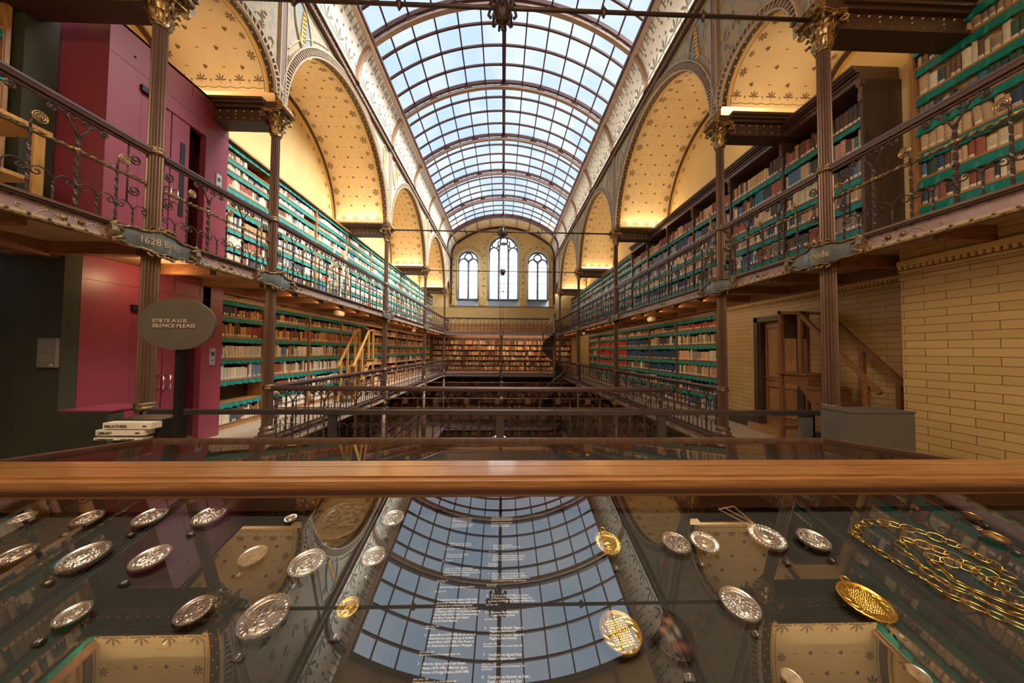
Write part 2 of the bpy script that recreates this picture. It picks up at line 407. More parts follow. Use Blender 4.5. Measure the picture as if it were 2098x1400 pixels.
# ---------------------------------------------------------------- arcade walls with moulded arches and transverse vaults
def arch_low(y):
    for (yc, zc, r) in ARC:
        if abs(y - yc) < r: return zc + math.sqrt(max(0, r * r - (y - yc) ** 2))
    return ZSPR
def arcade(side):
    s = SG[side]; x = XC[side] + .05 * (1 if side == 'left' else 1) * 1.0
    x = -5.0 if side == 'left' else 4.9
    mb = MB()
    ys = set([YNEAR, YFAR])
    for (yc, zc, r) in ARC:
        for k in range(41): ys.add(round(yc - r * cos(PI * k / 40), 4))
    ys = sorted(y for y in ys if YNEAR <= y <= YFAR)
    A = [(x, y, arch_low(y)) for y in ys]; B = [(x, y, ZCOR1 + .1) for y in ys]
    mb.strip(A, B, 0)
    w = struct('wall_' + side, mb=mb, mats=[m_spand])
    # cornice band
    cb = MB()
    cb.box(x - .02 * s, x - .12 * s, YNEAR, YFAR, ZCOR0, ZCOR0 + .05, 0)
    cb.box(x, x - .07 * s, YNEAR, YFAR, ZCOR0 + .05, ZCOR1 - .05, 0)
    cb.box(x - .02 * s, x - .14 * s, YNEAR, YFAR, ZCOR1 - .05, ZCOR1, 0)
    y = YNEAR
    k = 0
    while y < YFAR - .2:
        zc = (ZCOR0 + ZCOR1) / 2
        cb.tube([(x - .075 * s, y + .075 + .055 * cos(a), zc + .065 * sin(a)) for a in [i * PI / 4 for i in range(8)]], .013, 4, 1, closed=True, smooth=False)
        y += .17
    cb.build('cornice', [m_moudk, m_mould], w)
    # pilaster strips on the column lines
    pm = MB()
    for y in YC[:]:
        pm.box(x + .02 * s, x - .06 * s, y - .075, y + .075, ZSPR - .1, ZCOR0, 0)
        for d in (-.09, .09): pm.box(x + .02 * s, x - .075 * s, y + d - .014, y + d + .014, ZSPR - .1, ZCOR0, 1)
    pm.build('pilaster_strips', [m_pil, m_spant], w)
    # moulded arch rings + spandrel borders + medallions
    for i, (yc, zc, r) in enumerate(ARC):
        am = MB(); n = 72 if r > 1 else 40
        def ring(r0, r1, d0, d1, mi):
            rows = []
            for k in range(n + 1):
                a = PI * k / n; ca, sa = cos(a), sin(a)
                rows.append([(x - d0 * s, yc + r0 * ca, zc + r0 * sa), (x - d1 * s, yc + r0 * ca, zc + r0 * sa), (x - d1 * s, yc + r1 * ca, zc + r1 * sa), (x - d0 * s, yc + r1 * ca, zc + r1 * sa)])
            am.grid(rows, mi, smooth=False, closed=True)
        big = r > 1
        w1 = .16 if big else .1
        ring(r, r + .03, -.01, .06, 1)
        ring(r + .03, r + .03 + w1, -.01, .035, 0)
        ring(r + .03 + w1, r + .06 + w1, -.01, .07, 1)
        m_ = int(PI * r / .095)
        for k in range(m_):
            a = PI * (k + .5) / m_
            rr = r + .03 + w1 / 2
            am.bar((x - .05 * s, yc + (rr - w1 * .42) * cos(a - .006), zc + (rr - w1 * .42) * sin(a - .006)), (x - .05 * s, yc + (rr + w1 * .42) * cos(a + .016), zc + (rr + w1 * .42) * sin(a + .016)), .034, .034, (1, 0, 0), 2)
        am.build('arch_moulding', [m_moudk, m_spant, m_mould], w)
    bm = MB()
    for y in YC[1:]:
        for d in (-1, 1):
            # spandrel border line following the arch, the pilaster and the cornice
            pts = []
            arc = min(ARC, key=lambda q: abs(q[0] - (y + d * q[2])) + (0 if (q[0] - y) * d > 0 else 50))
            yc, zc, r = arc
            if r < 1: continue
            for k in range(19):
                a = (PI if d > 0 else 0) + (-d) * (PI * .46) * k / 18 * 1
                rr = r + .34
                yy, zz = yc + rr * cos(a), zc + rr * sin(a)
                if abs(yy - y) > .14 and zz < ZCOR0 - .08 and (yy - y) * d > 0: pts.append((x - .012 * s, yy, zz))
            if len(pts) > 2:
                pts = [(x - .012 * s, y + d * .14, pts[0][2])] + pts + [(x - .012 * s, pts[-1][1], ZCOR0 - .08), (x - .012 * s, y + d * .14, ZCOR0 - .08)]
                bm.tube(pts, .022, 4, 0, closed=True, smooth=False)
            # oval medallion
            cy, cz = y + d * .72, 9.80
            if not (YNEAR < cy < YFAR - .3): continue
            el = [(x - .02 * s, cy + .34 * cos(a) * .9 - d * .12 * sin(a), cz + .60 * sin(a)) for a in [i * PI / 14 for i in range(28)]]
            bm.tube(el, .03, 5, 0, closed=True)
            bm.add([(p[0] + .012 * s, p[1], p[2]) for p in el], [tuple(range(28))], 1)
            bm.bar((x - .02 * s, cy - d * .08 + .02, cz - .42), (x - .02 * s, cy + d * .02, cz + .42), .12, .03, (1, 0, 0), 2)
            for k in range(7):
                zz = cz - .33 + k * .11; bm.bar((x - .04 * s, cy - .05, zz), (x - .04 * s, cy + .05, zz + .03), .012, .02, (1, 0, 0), 3)
    bm.build('spandrel_ornament', [m_spant, m_blue, m_fill, m_moudk], w)
    # scrolling foliage on the spandrels
    fm = MB()
    rr = random.Random(3 if side == 'left' else 4)
    for y in YC:
        for k in range(46):
            yy = y + rr.uniform(-1.9, 1.9); zz = rr.uniform(8.0, ZCOR0 - .15)
            al = arch_low(yy)
            if zz < al + .38 or abs(yy - y) < .2 or not (YNEAR + .3 < yy < YFAR - .3): continue
            if abs(zz - 9.8) < .65 and .3 < abs(yy - y) < 1.1: continue
            rad = rr.uniform(.07, .15); st = rr.uniform(0, 6.3); dr = rr.choice((-1, 1))
            fm.tube([(x - .012 * s, yy + rad * (1 - t * .8) * cos(st + dr * 5 * t), zz + rad * (1 - t * .8) * sin(st + dr * 5 * t)) for t in [i / 9 for i in range(10)]], .014, 4, 0, smooth=False)
    fm.build('foliage_scrolls', [m_spant], w)
    return w

def vaults(side):
    s = SG[side]; xa = -5.0 if side == 'left' else 4.9; xb = XW[side]
    root = struct('ceiling_vaults_' + side)
    for (yc, zc, r) in ARC:
        big = r > 1
        n = 60 if big else 30
        W = abs(xb - xa)
        def P(u, v, d=0.0):  # u: arc length from apex, v: distance from the hall edge
            a = PI / 2 - u / r
            return (xa + s * v, yc + (r - d) * cos(a), zc + (r - d) * sin(a))
        mb = MB()
        bw = .17 if big else .1
        edges = [(0, bw, 1), (bw, bw + .05, 2), (bw + .05, W, 0)]
        for v0, v1, mi in edges:
            rows = [[P(-r * PI / 2 + PI * r * k / n, v0), P(-r * PI / 2 + PI * r * k / n, v1)] for k in range(n + 1)]
            mb.grid(rows, mi, smooth=True)
        # dots on the brown band
        nd = int(PI * r / .13)
        for k in range(nd):
            u = -r * PI / 2 + PI * r * (k + .5) / nd; v = bw * (.3 if k % 2 else .7)
            mb.add([P(u + .017 * cos(q), v + .017 * sin(q), .004) for q in [i * PI / 3 for i in range(6)]], [tuple(range(6))], 3)
        f = lambda u, v: P(u, v, .005)
        L = PI * r / 2
        ve, vi = bw + .05 + .16, W - .2
        sc_ = .62 if big else .4
        # border line and motifs along both long edges
        for v, d in ((bw + .09, 1), (W - .06, -1)):
            stamp(mb, [[(-L + .02, -.006), (L - .02, -.006), (L - .02, .006), (-L + .02, .006)]] if False else [], f, 0, v, 0, 4)
            for k in range(n): stamp(mb, [[(-L * .99 + 2 * L * .99 * k / n, -.006), (-L * .99 + 2 * L * .99 * (k + 1) / n, -.006), (-L * .99 + 2 * L * .99 * (k + 1) / n, .006), (-L * .99 + 2 * L * .99 * k / n, .006)]], f, 0, v, 0, 4)
        k = 0; st = .47 if big else .3
        u = -L + .55
        while u < L - .5:
            for v, d in ((ve, -PI / 2), (vi, PI / 2)):
                stamp(mb, rosette(sc_ * (1.05 if k % 2 else .7)), f, u, v, d, 4)
            u += st; k += 1
        # springing rows
        for e in (-1, 1):
            k = 0; v = bw + .2
            while v < W - .12:
                stamp(mb, palmette(sc_ * 1.05) if k % 2 == 0 else cross(sc_), f, e * (L - .2), v, PI / 2 * e, 4)
                v += .24 if big else .2; k += 1
            v = bw + .08
            while v < W - .1:
                stamp(mb, [[(.0 + e * .03 * sin(PI * t / 6) - .007, .24 * t / 6) for t in range(7)] + [(.0 + e * .03 * sin(PI * t / 6) + .007, .24 * t / 6) for t in range(6, -1, -1)]], f, e * (L - .1), v, 0, 4)
                v += .24
        # field
        if 1:
            u = -L + (.8 if big else .45); k = 0
            while u < L - (.7 if big else .4):
                for j in range(5 if big else 4):
                    v = ve + .27 + j * (vi - ve - .54) / (4 if big else 3)
                    stamp(mb, seed(.95) if (j + k) % 2 == 0 else dash(.8), f, u, v, PI if u > 0 else 0, 4)
                u += .36 if big else .3; k += 1
        mb.build('vault', [m_vault, m_band, m_fill, m_dots, m_sten], root)
        # inner arch on the outer wall
        am = MB(); x1 = xb - s * .01
        for r0, r1, d, mi in ((r - .16, r - .05, .07, 1), (r - .05, r, .03, 2), (r - .2, r - .16, .04, 3)):
            rows = []
            for k in range(n + 1):
                a = PI * k / n
                rows.append([(x1, yc + r0 * cos(a), zc + r0 * sin(a)), (x1 - d * s, yc + r0 * cos(a), zc + r0 * sin(a)), (x1 - d * s, yc + r1 * cos(a), zc + r1 * sin(a)), (x1, yc + r1 * cos(a), zc + r1 * sin(a))])
            am.grid(rows, mi, smooth=False, closed=True)
        if big:
            g = lambda u, v: (x1 - s * .006, yc + (r - .38 + v) * cos(PI / 2 - u / (r - .38)), zc + (r - .38 + v) * sin(PI / 2 - u / (r - .38)))
            k = 0; u = -L * .85
            while u < L * .85:
                stamp(am, rosette(.5 if k % 2 else .34), g, u, 0, 0, 4); u += .42; k += 1
        am.build('lunette_arch', [m_vault, m_band, m_vault, m_fill, m_sten], root)
    # lunette walls
    wm = MB(); x = xb
    wm.box(x, x + .2 * s, YNEAR, YFAR, 3.3, 10.6, 0)
    wm.build('outer_wall', [m_wallc], root)
    return root

def beams(side):
    s = SG[side]; xa = XC[side] + .12 * s; xb = XW[side]
    for i, y in enumerate(YC):
        mb = MB()
        mb.box(xa, xb, y - .17, y + .17, 6.80, 6.86, 0)
        mb.box(xa, xb, y - .12, y + .12, 6.86, 7.1, 0)
        mb.box(xa, xb, y - .19, y + .19, 7.1, 7.16, 1)
        mb.box(xa, xb, y - .24, y + .24, 7.16, 7.22, 1)
        mb.box(xa - .0 * s, xb, y - .27, y + .27, 7.22, 7.28, 1)
        k = 0; x = abs(xa) + .15
        while x < abs(xb) - .05:
            for d in (-1, 1):
                for z in (6.9, 7.06): mb.ball((x * s, y + d * .12, z), .016, 3, 6, 4)
                if k % 3 == 0: mb.ball((x * s, y + d * .12, 6.98), .012, 3, 6, 4)
            x += .17; k += 1
        o = tag(mb.build('trim_%d' % (1 + i + (5 if side == 'right' else 0)), [m_band, m_band, m_ribt, m_dots]), None, None, None, 'structure')
for sd in ('left', 'right'):
    arcade(sd); vaults(sd); beams(sd)

# ---------------------------------------------------------------- roof: cove, opaque end strips, skylight, ribs
RIBS = [6.93, 10.24, 13.55, 16.95, 20.35, 23.72, 27.08]
ceil = struct('ceiling')
def cove_pt(side, t, d=0.0):
    s = SG[side]
    x1, z1 = X0 + s * 4.38, ZV + RV * cos(AE); x0, z0 = (-4.92 if side == 'left' else 4.82), ZCOR1 - .02
    # quadratic curve, vertical at the wall
    cx, cz = x0 + s * .02, z0 + .62
    x = (1 - t) ** 2 * x0 + 2 * t * (1 - t) * cx + t * t * x1
    z = (1 - t) ** 2 * z0 + 2 * t * (1 - t) * cz + t * t * z1
    return x + s * .1 * t + s * d, z + .08 * t + d * .5
for sd in ('left', 'right'):
    s = SG[sd]; mb = MB()
    rows = [[(cove_pt(sd, t / 10)[0], y, cove_pt(sd, t / 10)[1]) for t in range(11)] for y in (YNEAR, YFAR)]
    mb.grid(rows, 0)
    def f(u, v):
        x, z = cove_pt(sd, v, -.006); return (x, u, z)
    def stv(polys, u, v, mi):
        for p in polys:
            mb.add([f(u + a, v + b / 1.35) for a, b in p], [tuple(range(len(p)))], mi)
    y = 4.9; k = 0
    while y < 29.2:
        stv(palmette(1.25) if k % 2 == 0 else cross(1.25), y, .15, 1)
        stv([[(.2 * t / 5, .02 + .03 * sin(PI * t / 5)) for t in range(6)] + [(.2 * t / 5, .035 + .03 * sin(PI * t / 5)) for t in range(5, -1, -1)]], y, .0, 1)
        y += .30; k += 1
    for j in range(4):
        y = 5.0 + (j % 2) * .26
        while y < 29.2:
            stv(seed(1.15) if (j % 2) else seed(.8), y, .36 + j * .12, 1); y += .52
    y = 4.9
    while y < 29.2:
        stv(haitch(1.0), y, .88, 1); y += .36
    mb.build('cove', [m_cove, m_steng], ceil)
    tm = MB()
    ex, ez = X0 + s * 4.40, ZV + RV * cos(AE) + .02
    tm.box(ex - .08, ex + .08, YNEAR, YFAR, ez - .06, ez + .02, 0)
    tm.box(ex - .14 * s, ex - .06 * s, 6.93, 27.08, ez + .02, ez + .1, 1)
    tm.build('skylight_edge_beam', [m_ribt, m_ribr], ceil)
# opaque strips at both ends
mb = MB()
for y0, y1 in ((YNEAR, 6.93), (27.08, YFAR)):
    rows = [[(roofx(-AE + 2 * AE * k / 36, RV + .1)[0], y, roofx(-AE + 2 * AE * k / 36, RV + .1)[1]) for k in range(37)] for y in (y0, y1)]
    mb.grid(rows, 0)
    for k in range(1, 8):
        a = -AE + 2 * AE * k / 8; x, z = roofx(a, RV + .06)
        mb.bar((x, y0, z), (x, y1, z), .07, .1, (0, 0, 1), 1)
mb.build('end_vault_strip', [m_vault, m_ribt], ceil)
def rib_thing(i, y, solid=False):
    last = i in (0, 6)
    nm = ['nearest', 'first', 'second', 'third', 'fourth', 'fifth', 'farthest'][i]
    o = thing('skylight_rib', ('dark red solid arched rib closing the %s end of the glass roof' % ('near' if i == 0 else 'far')) if last else
              'slotted red brown arched rib of the glass roof, %s one counted from the camera end' % ORD[i - 1], 'roof rib', (X0, y, 10.8), 0, 'arched ribs of the glass roof')
    n = 60
    mb = MB()
    def seg(a0, a1, r0, r1, w, mi):
        k = max(2, int((a1 - a0) / .03)); rows = []
        for j in range(k + 1):
            a = a0 + (a1 - a0) * j / k
            p0 = roofx(a, r0); p1 = roofx(a, r1)
            rows.append([(p0[0], y - w, p0[1]), (p0[0], y + w, p0[1]), (p1[0], y + w, p1[1]), (p1[0], y - w, p1[1])])
        mb.grid(rows, mi, smooth=False, closed=True)
        for r_ in (rows[0], rows[-1]): mb.add(r_, [(0, 1, 2, 3)], mi)
    seg(-AE, AE, RV + .20, RV + .36, .05, 0)
    if last:
        seg(-AE, AE, RV + .0, RV + .22, .03, 0)
    else:
        seg(-AE, AE, RV + .02, RV + .11, .025, 0)
        # web blocks between the paired slots
        m_ = 12
        for k in range(m_):
            a = -AE + 2 * AE * k / m_
            if k % 2 == 0: seg(a - .02 if k else a, a + .03, RV + .09, RV + .22, .03, 0)
        seg(AE - .03, AE, RV + .09, RV + .22, .018, 0)
        for k in range(m_):
            a = -AE + 2 * AE * (k + .5) / m_
            seg(a - .002, a + .002, RV + .09, RV + .22, .012, 0)
    mb.build('web', [m_ribr], o)
    fm = MB()
    mb = fm
    k = 40; rows = []
    for j in range(k + 1):
        a = -AE + 2 * AE * j / k
        p0 = roofx(a, RV - .02); p1 = roofx(a, RV + .03)
        fm_w = .08
        rows.append([(p0[0], y - fm_w, p0[1]), (p0[0], y + fm_w, p0[1]), (p1[0], y + fm_w, p1[1]), (p1[0], y - fm_w, p1[1])])
    fm.grid(rows, 0, smooth=False, closed=True)
    for sd in ('left', 'right'):
        s = SG[sd]
        rows = []
        for t in range(11):
            x, z = cove_pt(sd, t / 10, -.04)
            rows.append([(x - s * .07, y - .06, z - .04), (x - s * .07, y + .06, z - .04), (x + s * .05, y + .06, z + .02), (x + s * .05, y - .06, z + .02)])
        fm.grid(rows, 0, smooth=False, closed=True)
    fm.build('flange', [m_ribt if not last else m_ribr], o)
for i, y in enumerate(RIBS): rib_thing(i, y)
sky = thing('glass_roof', 'arched glass roof of square frosted panes running down the hall', 'skylight', (X0, 17, 13.0))
NP = 12
for i in range(6):
    y0, y1 = RIBS[i], RIBS[i + 1]
    pm = MB()
    rows = [[(roofx(-AE + 2 * AE * k / 48, RV + .33)[0], y0 + (y1 - y0) * j / 4, roofx(-AE + 2 * AE * k / 48, RV + .33)[1]) for k in range(49)] for j in range(5)]
    pm.grid(rows, 0, smooth=True)
    pm.build('glazing', [m_pane], sky)
    gm = MB()
    for j in range(1, 4):
        y = y0 + (y1 - y0) * j / 4; rows = []
        for k in range(49):
            a = -AE + 2 * AE * k / 48; p0 = roofx(a, RV + .25); p1 = roofx(a, RV + .32)
            rows.append([(p0[0], y - .035, p0[1]), (p0[0], y + .035, p0[1]), (p1[0], y + .035, p1[1]), (p1[0], y - .035, p1[1])])
        gm.grid(rows, 0, smooth=False, closed=True)
    for k in range(1, NP):
        a = -AE + 2 * AE * k / NP; p = roofx(a, RV + .285); wd = .15 if k == NP // 2 else .05
        gm.bar((p[0], y0, p[1]), (p[0], y1, p[1]), wd, .07, (sin(a), 0, cos(a)), 0)
    gm.build('glazing_bars', [m_ribr], sky)

# ---------------------------------------------------------------- far wall with three arched windows
WIN = [(-4.34, -2.33, 6.7, 9.49 + 1.9, 'left'), (-1.45, 1.46, 6.7, 10.95 + 1.9, 'centre'), (2.24, 4.29, 6.7, 9.50 + 1.9, 'right')]
def wtop(w, x):
    r = (w[1] - w[0]) / 2; c = (w[0] + w[1]) / 2; zc = w[3] - r
    return zc + math.sqrt(max(0, r * r - (x - c) ** 2))
xs = set([-7.2, 7.2, -5.0, 4.9])
for w in WIN:
    r = (w[1] - w[0]) / 2; c = (w[0] + w[1]) / 2
    for k in range(33): xs.add(round(c - r * cos(PI * k / 32), 4))
xs = sorted(xs)
mb = MB()
mb.add([(-7.4, YFAR, -9), (7.4, YFAR, -9), (7.4, YFAR, 6.0), (-7.4, YFAR, 6.0)], [(0, 1, 2, 3)], 1)
zt = 14.2
for a, b in zip(xs, xs[1:]):
    m_ = (a + b) / 2; op = [w for w in WIN if w[0] < m_ < w[1]]
    if not op:
        mb.add([(a, YFAR, 6.0), (b, YFAR, 6.0), (b, YFAR, zt), (a, YFAR, zt)], [(0, 1, 2, 3)], 0)
    else:
        w = op[0]
        mb.add([(a, YFAR, 6.0), (b, YFAR, 6.0), (b, YFAR, 6.1), (a, YFAR, 6.1)], [(0, 1, 2, 3)], 0)
        mb.add([(a, YFAR, wtop(w, a)), (b, YFAR, wtop(w, b)), (b, YFAR, zt), (a, YFAR, zt)], [(0, 1, 2, 3)], 0)
for w in WIN:
    r = (w[1] - w[0]) / 2; c = (w[0] + w[1]) / 2
    for k in range(26):
        st = rosette(.6 if k % 2 else .42)
        if k < 14:
            a = PI * (k + .5) / 14; px, pz = c + (r + .36) * cos(a), w[3] - r + (r + .36) * sin(a)
        else:
            e = -1 if k % 2 else 1; px, pz = c + e * (r + .36), 6.9 + (k - 14) / 12 * (w[3] - r - 7.0)
        stamp(mb, st, lambda u, v: (u, YFAR - .006, v), px, pz, 0, 2)
far = struct('wall_far', mb=mb, mats=[m_wallc, m_brickx, m_steng])
bm = MB()   # brown arched rib where vault and end wall meet
rows = []
PF = [(-4.95, 6.2), (-4.95, 8.4), (-4.72, 9.2)]
pts = []
for k in range(41):
    a = -AE * 1.0 + 2 * AE * k / 40; pts.append(roofx(a, RV + .02))
left = [(cove_pt('left', t / 8, -.02)) for t in range(9)][::1]; right = [(cove_pt('right', t / 8, -.02)) for t in range(9)][::-1]
prof = [(-4.9, 6.3)] + left + pts + right + [(4.8, 6.3)]
bm.tube([(p[0], YFAR - .08, p[1]) for p in prof], .1, 6, 0, smooth=False)
bm.build('end_rib', [m_ribr], far)
sm = MB()
for w in WIN:
    x0, x1 = w[0] - .05, w[1] + .05
    sm.add([(x0 - .1, YFAR - .02, 6.1), (x1 + .1, YFAR - .02, 6.1), (x1, YFAR + .33, 6.72), (x0, YFAR + .33, 6.72)], [(0, 1, 2, 3)], 0)
    sm.add([(x0 - .1, YFAR - .02, 6.1), (x0, YFAR + .33, 6.72), (x0, YFAR + .33, 6.1)], [(0, 1, 2)], 0)
sm.build('window_sills', [m_stone], far)
tm = MB()
tm.box(-5.0, 4.9, YFAR - .06, YFAR, 6.04, 6.11, 1)
edges = [(-5.0, -4.5), (-2.2, -1.6), (1.6, 2.1), (4.45, 4.9)]
for a, b in edges:
    c = (a + b) / 2; hw = (b - a) / 2
    pts = [(c - hw, 6.85), (c - hw, 6.35)] + [(c + hw * cos(q), 6.35 + hw * .8 * sin(q)) for q in [PI + PI * k / 8 for k in range(9)]] + [(c + hw, 6.85)]
    tm.prism(pts, lambda u, v, d: (u, d, v), YFAR - .09, YFAR, 0)
tm.build('sill_consoles', [m_dent, m_moudk], far)
for i, w in enumerate(WIN):
    r = (w[1] - w[0]) / 2; c = (w[0] + w[1]) / 2; zc = w[3] - r; yb = YFAR + .3
    root = struct('window_%d' % (i + 1))
    fm = MB()
    outl = [(w[0], 6.72)] + [(c - r * cos(PI * k / 28), zc + r * sin(PI * k / 28)) for k in range(29)] + [(w[1], 6.72)]
    fm.strip([(p[0], YFAR - .02, p[1]) for p in outl], [(p[0], yb, p[1]) for p in outl], 0)
    fm.tube([(p[0], YFAR - .02, p[1]) for p in outl], .06, 6, 0)
    fm.build('surround', [m_wing], root)
    gm = MB()
    gp = [(w[0], 6.72)] + [(c - r * cos(PI * k / 28), zc + r * sin(PI * k / 28)) for k in range(29)] + [(w[1], 6.72)]
    gm.add([(p[0], yb + .05, p[1]) for p in gp], [tuple(range(len(gp)))], 0)
    gm.build('pane', [m_wpane], root)
    tm = MB(); yt = yb
    T = lambda P, rr: tm.tube([(p[0], yt, p[1]) for p in P], rr, 6, 0)
    T([(c - (r - .07) * cos(PI * k / 28), zc + (r - .07) * sin(PI * k / 28)) for k in range(29)], .1)
    for x in (w[0] + .07, w[1] - .07): T([(x, 6.72), (x, zc)], .09)
    T([(w[0], 6.78), (w[1], 6.78)], .1)
    nl = 3 if i == 1 else 2
    lw = (w[1] - w[0] - .2) / nl
    ztop = zc + (.0 if i == 1 else -.1)
    for k in range(1, nl): T([(w[0] + .1 + lw * k, 6.72), (w[0] + .1 + lw * k, ztop + .1)], .1)
    for k in range(nl):
        xc = w[0] + .1 + lw * (k + .5); rr = lw / 2 - .03
        zz = ztop + (.42 if (nl == 3 and k == 1) else -.05)
        T([(xc - rr * cos(PI * q / 14), zz + rr * sin(PI * q / 14)) for q in range(15)], .085)
        if nl == 3 and k == 1:
            for e in (-1, 1): T([(xc + e * rr, ztop), (xc + e * rr, zz)], .085)
    def circ(x, z, rr, t): tm.tube([(x + rr * cos(q), yt, z + rr * sin(q)) for q in [j * PI / 10 for j in range(20)]], t, 6, 0, closed=True)
    if nl == 2:
        circ(c, zc + .42, .36, .085)
    else:
        circ(c, zc + 1.02, .36, .09)
        for e in (-1, 1):
            P = [(c + e * (.48 + .05), zc + 1.0), (c + e * .55, zc + .45), (c + e * .82, zc + .36), (c + e * 1.08, zc + .5), (c + e * 1.1, zc + .75), (c + e * .75, zc + 1.1)]
            T(P, .075)
    tm.build('tracery', [m_trac], root)
    im = MB(); z = 6.72 + .8
    while z < zc + .1:
        im.box(w[0], w[1], yt - .03, yt - .01, z - .02, z + .02); z += .8
    im.build('iron_bars', [m_iron], root)
# wainscot on the far upper gallery
wm = MB(); wm.box(-6.6, 6.4, YFAR - .06, YFAR - .01, 3.5, 4.3, 0)
x = -6.5
while x < 6.4:
    wm.box(x, x + .02, YFAR - .075, YFAR - .05, 3.5, 4.3, 1); x += .22
wm.box(-6.6, 6.4, YFAR - .1, YFAR, 4.3, 4.36, 0)
wm.build('wainscot', [m_oakv, m_walnut], far)

# ---------------------------------------------------------------- near room: side walls, back wall, partition
mb = MB()
mb.box(5.6, 5.9, YNEAR, 4.23, 0, 3.37, 0)
mb.box(5.9, 6.4, 4.1, 4.23, 0, 3.37, 0)
mb.box(6.4, 6.6, 4.2, 6.44, 0, 3.37, 0); mb.box(6.4, 6.6, 7.72, 9.15, 0, 3.37, 0); mb.box(6.4, 6.6, 6.44, 7.72, 2.74, 3.37, 0)
mb.box(6.4, 6.6, 23.2, YFAR, 0, 3.37, 0)
wr = struct('wall_right_lower', mb=mb, mats=[m_bricky])
def dentil(x, y0, y1, z):
    m = MB()
    m.box(x - .05, x, y0, y1, z + .07, z + .14, 0); m.box(x - .012, x, y0, y1, z, z + .07, 1); m.box(x - .03, x, y0, y1, z - .02, z, 0); m.box(x - .012, x, y0, y1, z - .075, z - .065, 1)
    y = y0 + .02
    while y < y1 - .03:
        m.box(x - .035, x, y, y + .035, z + .02, z + .07, 0); y += .062
    return m
dentil(6.4, 4.23, 9.15, 3.05).build('dentil_cornice', [m_dent, m_dentd], wr)
dentil(5.6, YNEAR, 4.23, 3.05).build('dentil_cornice', [m_dent, m_dentd], wr)
mb = MB(); mb.box(6.36, 6.4, 7.74, 9.15, 0, .3); mb.box(6.36, 6.4, 4.2, 6.4, 0, .3); mb.box(5.56, 5.6, YNEAR, 4.23, 0, .3)
struct('baseboard_right', mb=mb, mats=[m_steel])
# door in the right wall
dr = struct('door_1')
mb = MB()
for y0, y1 in ((6.44, 6.56), (7.62, 7.74)):
    mb.box(6.34, 6.55, y0, y1, 0, 2.78); mb.box(6.37, 6.58, y0 + (.02 if y0 < 7 else -.05), y1 + (.05 if y0 < 7 else -.02), 0, 2.72)
mb.box(6.34, 6.55, 6.44, 7.74, 2.66, 2.78)
mb.build('door_frame', [m_darkv], dr)
mb = MB()
mb.box(6.5, 6.56, 6.56, 7.62, .16, 2.66, 0)
for y0, y1 in ((6.68, 7.05), (7.13, 7.5)):
    for z0, z1 in ((.38, 1.1), (1.28, 2.52)):
        for w_, d_, mi in ((.0, .0, 1),):
            mb.box(6.482, 6.5, y0, y1, z0, z1, 1); mb.box(6.474, 6.5, y0 + .05, y1 - .05, z0 + .05, z1 - .05, 0)
            for a, b, c, d in ((y0 - .03, y0, z0 - .03, z1 + .03), (y1, y1 + .03, z0 - .03, z1 + .03), (y0, y1, z0 - .03, z0), (y0, y1, z1, z1 + .03)): mb.box(6.47, 6.5, a, b, c, d, 0)
leafd = mb.build('door_leaf', [m_oakv, m_walnut], dr)
mb = MB(); mb.tube([(6.47, 7.55, 1.3), (6.42, 7.55, 1.3), (6.42, 7.45, 1.3)], .014, 6, 0); mb.build('handle', [m_gilt], leafd, off=(0, 0, 0))
mb = MB(); mb.box(6.2, 6.58, 6.4, 7.8, 0, .16); mb.build('door_step', [m_oak], dr)
# blackish green partition on the left
mb = MB()
mb.box(-9.2, -6.23, 4.6, 4.78, 0, 3.42, 0)
mb.box(-6.23, -5.54, 4.6, 4.78, 0, 1.0, 0); mb.box(-6.23, -5.52, 4.6, 5.2, 1.0, 1.02, 1); mb.box(-6.23, -5.54, 4.78, 5.18, 0, 1.0, 1)
mb.box(-9.2, -9.0, YNEAR, 4.6, 0, 3.42, 0)
struct('wall_left_lower', mb=mb, mats=[m_green, m_red])
mb = MB(); mb.box(-7.2, -6.98, 4.62, 4.97, 3.5, 7.3, 0); struct('wall_left_upper', mb=mb, mats=[m_green])
mb = MB(); mb.box(-9.2, 9.2, YNEAR - .2, YNEAR, -.3, 14.2, 0)
struct('wall_near', mb=mb, mats=[m_wallc])
# lower storey side walls around the well
mb = MB()
for s in (-1, 1): mb.box(7.2 * s, 7.4 * s, 6.5, YFAR, -9, 3.3, 0)
mb.box(-7.4, 7.4, 6.3, 6.6, -9, -.35, 0)
struct('wall_well', mb=mb, mats=[m_darkv])
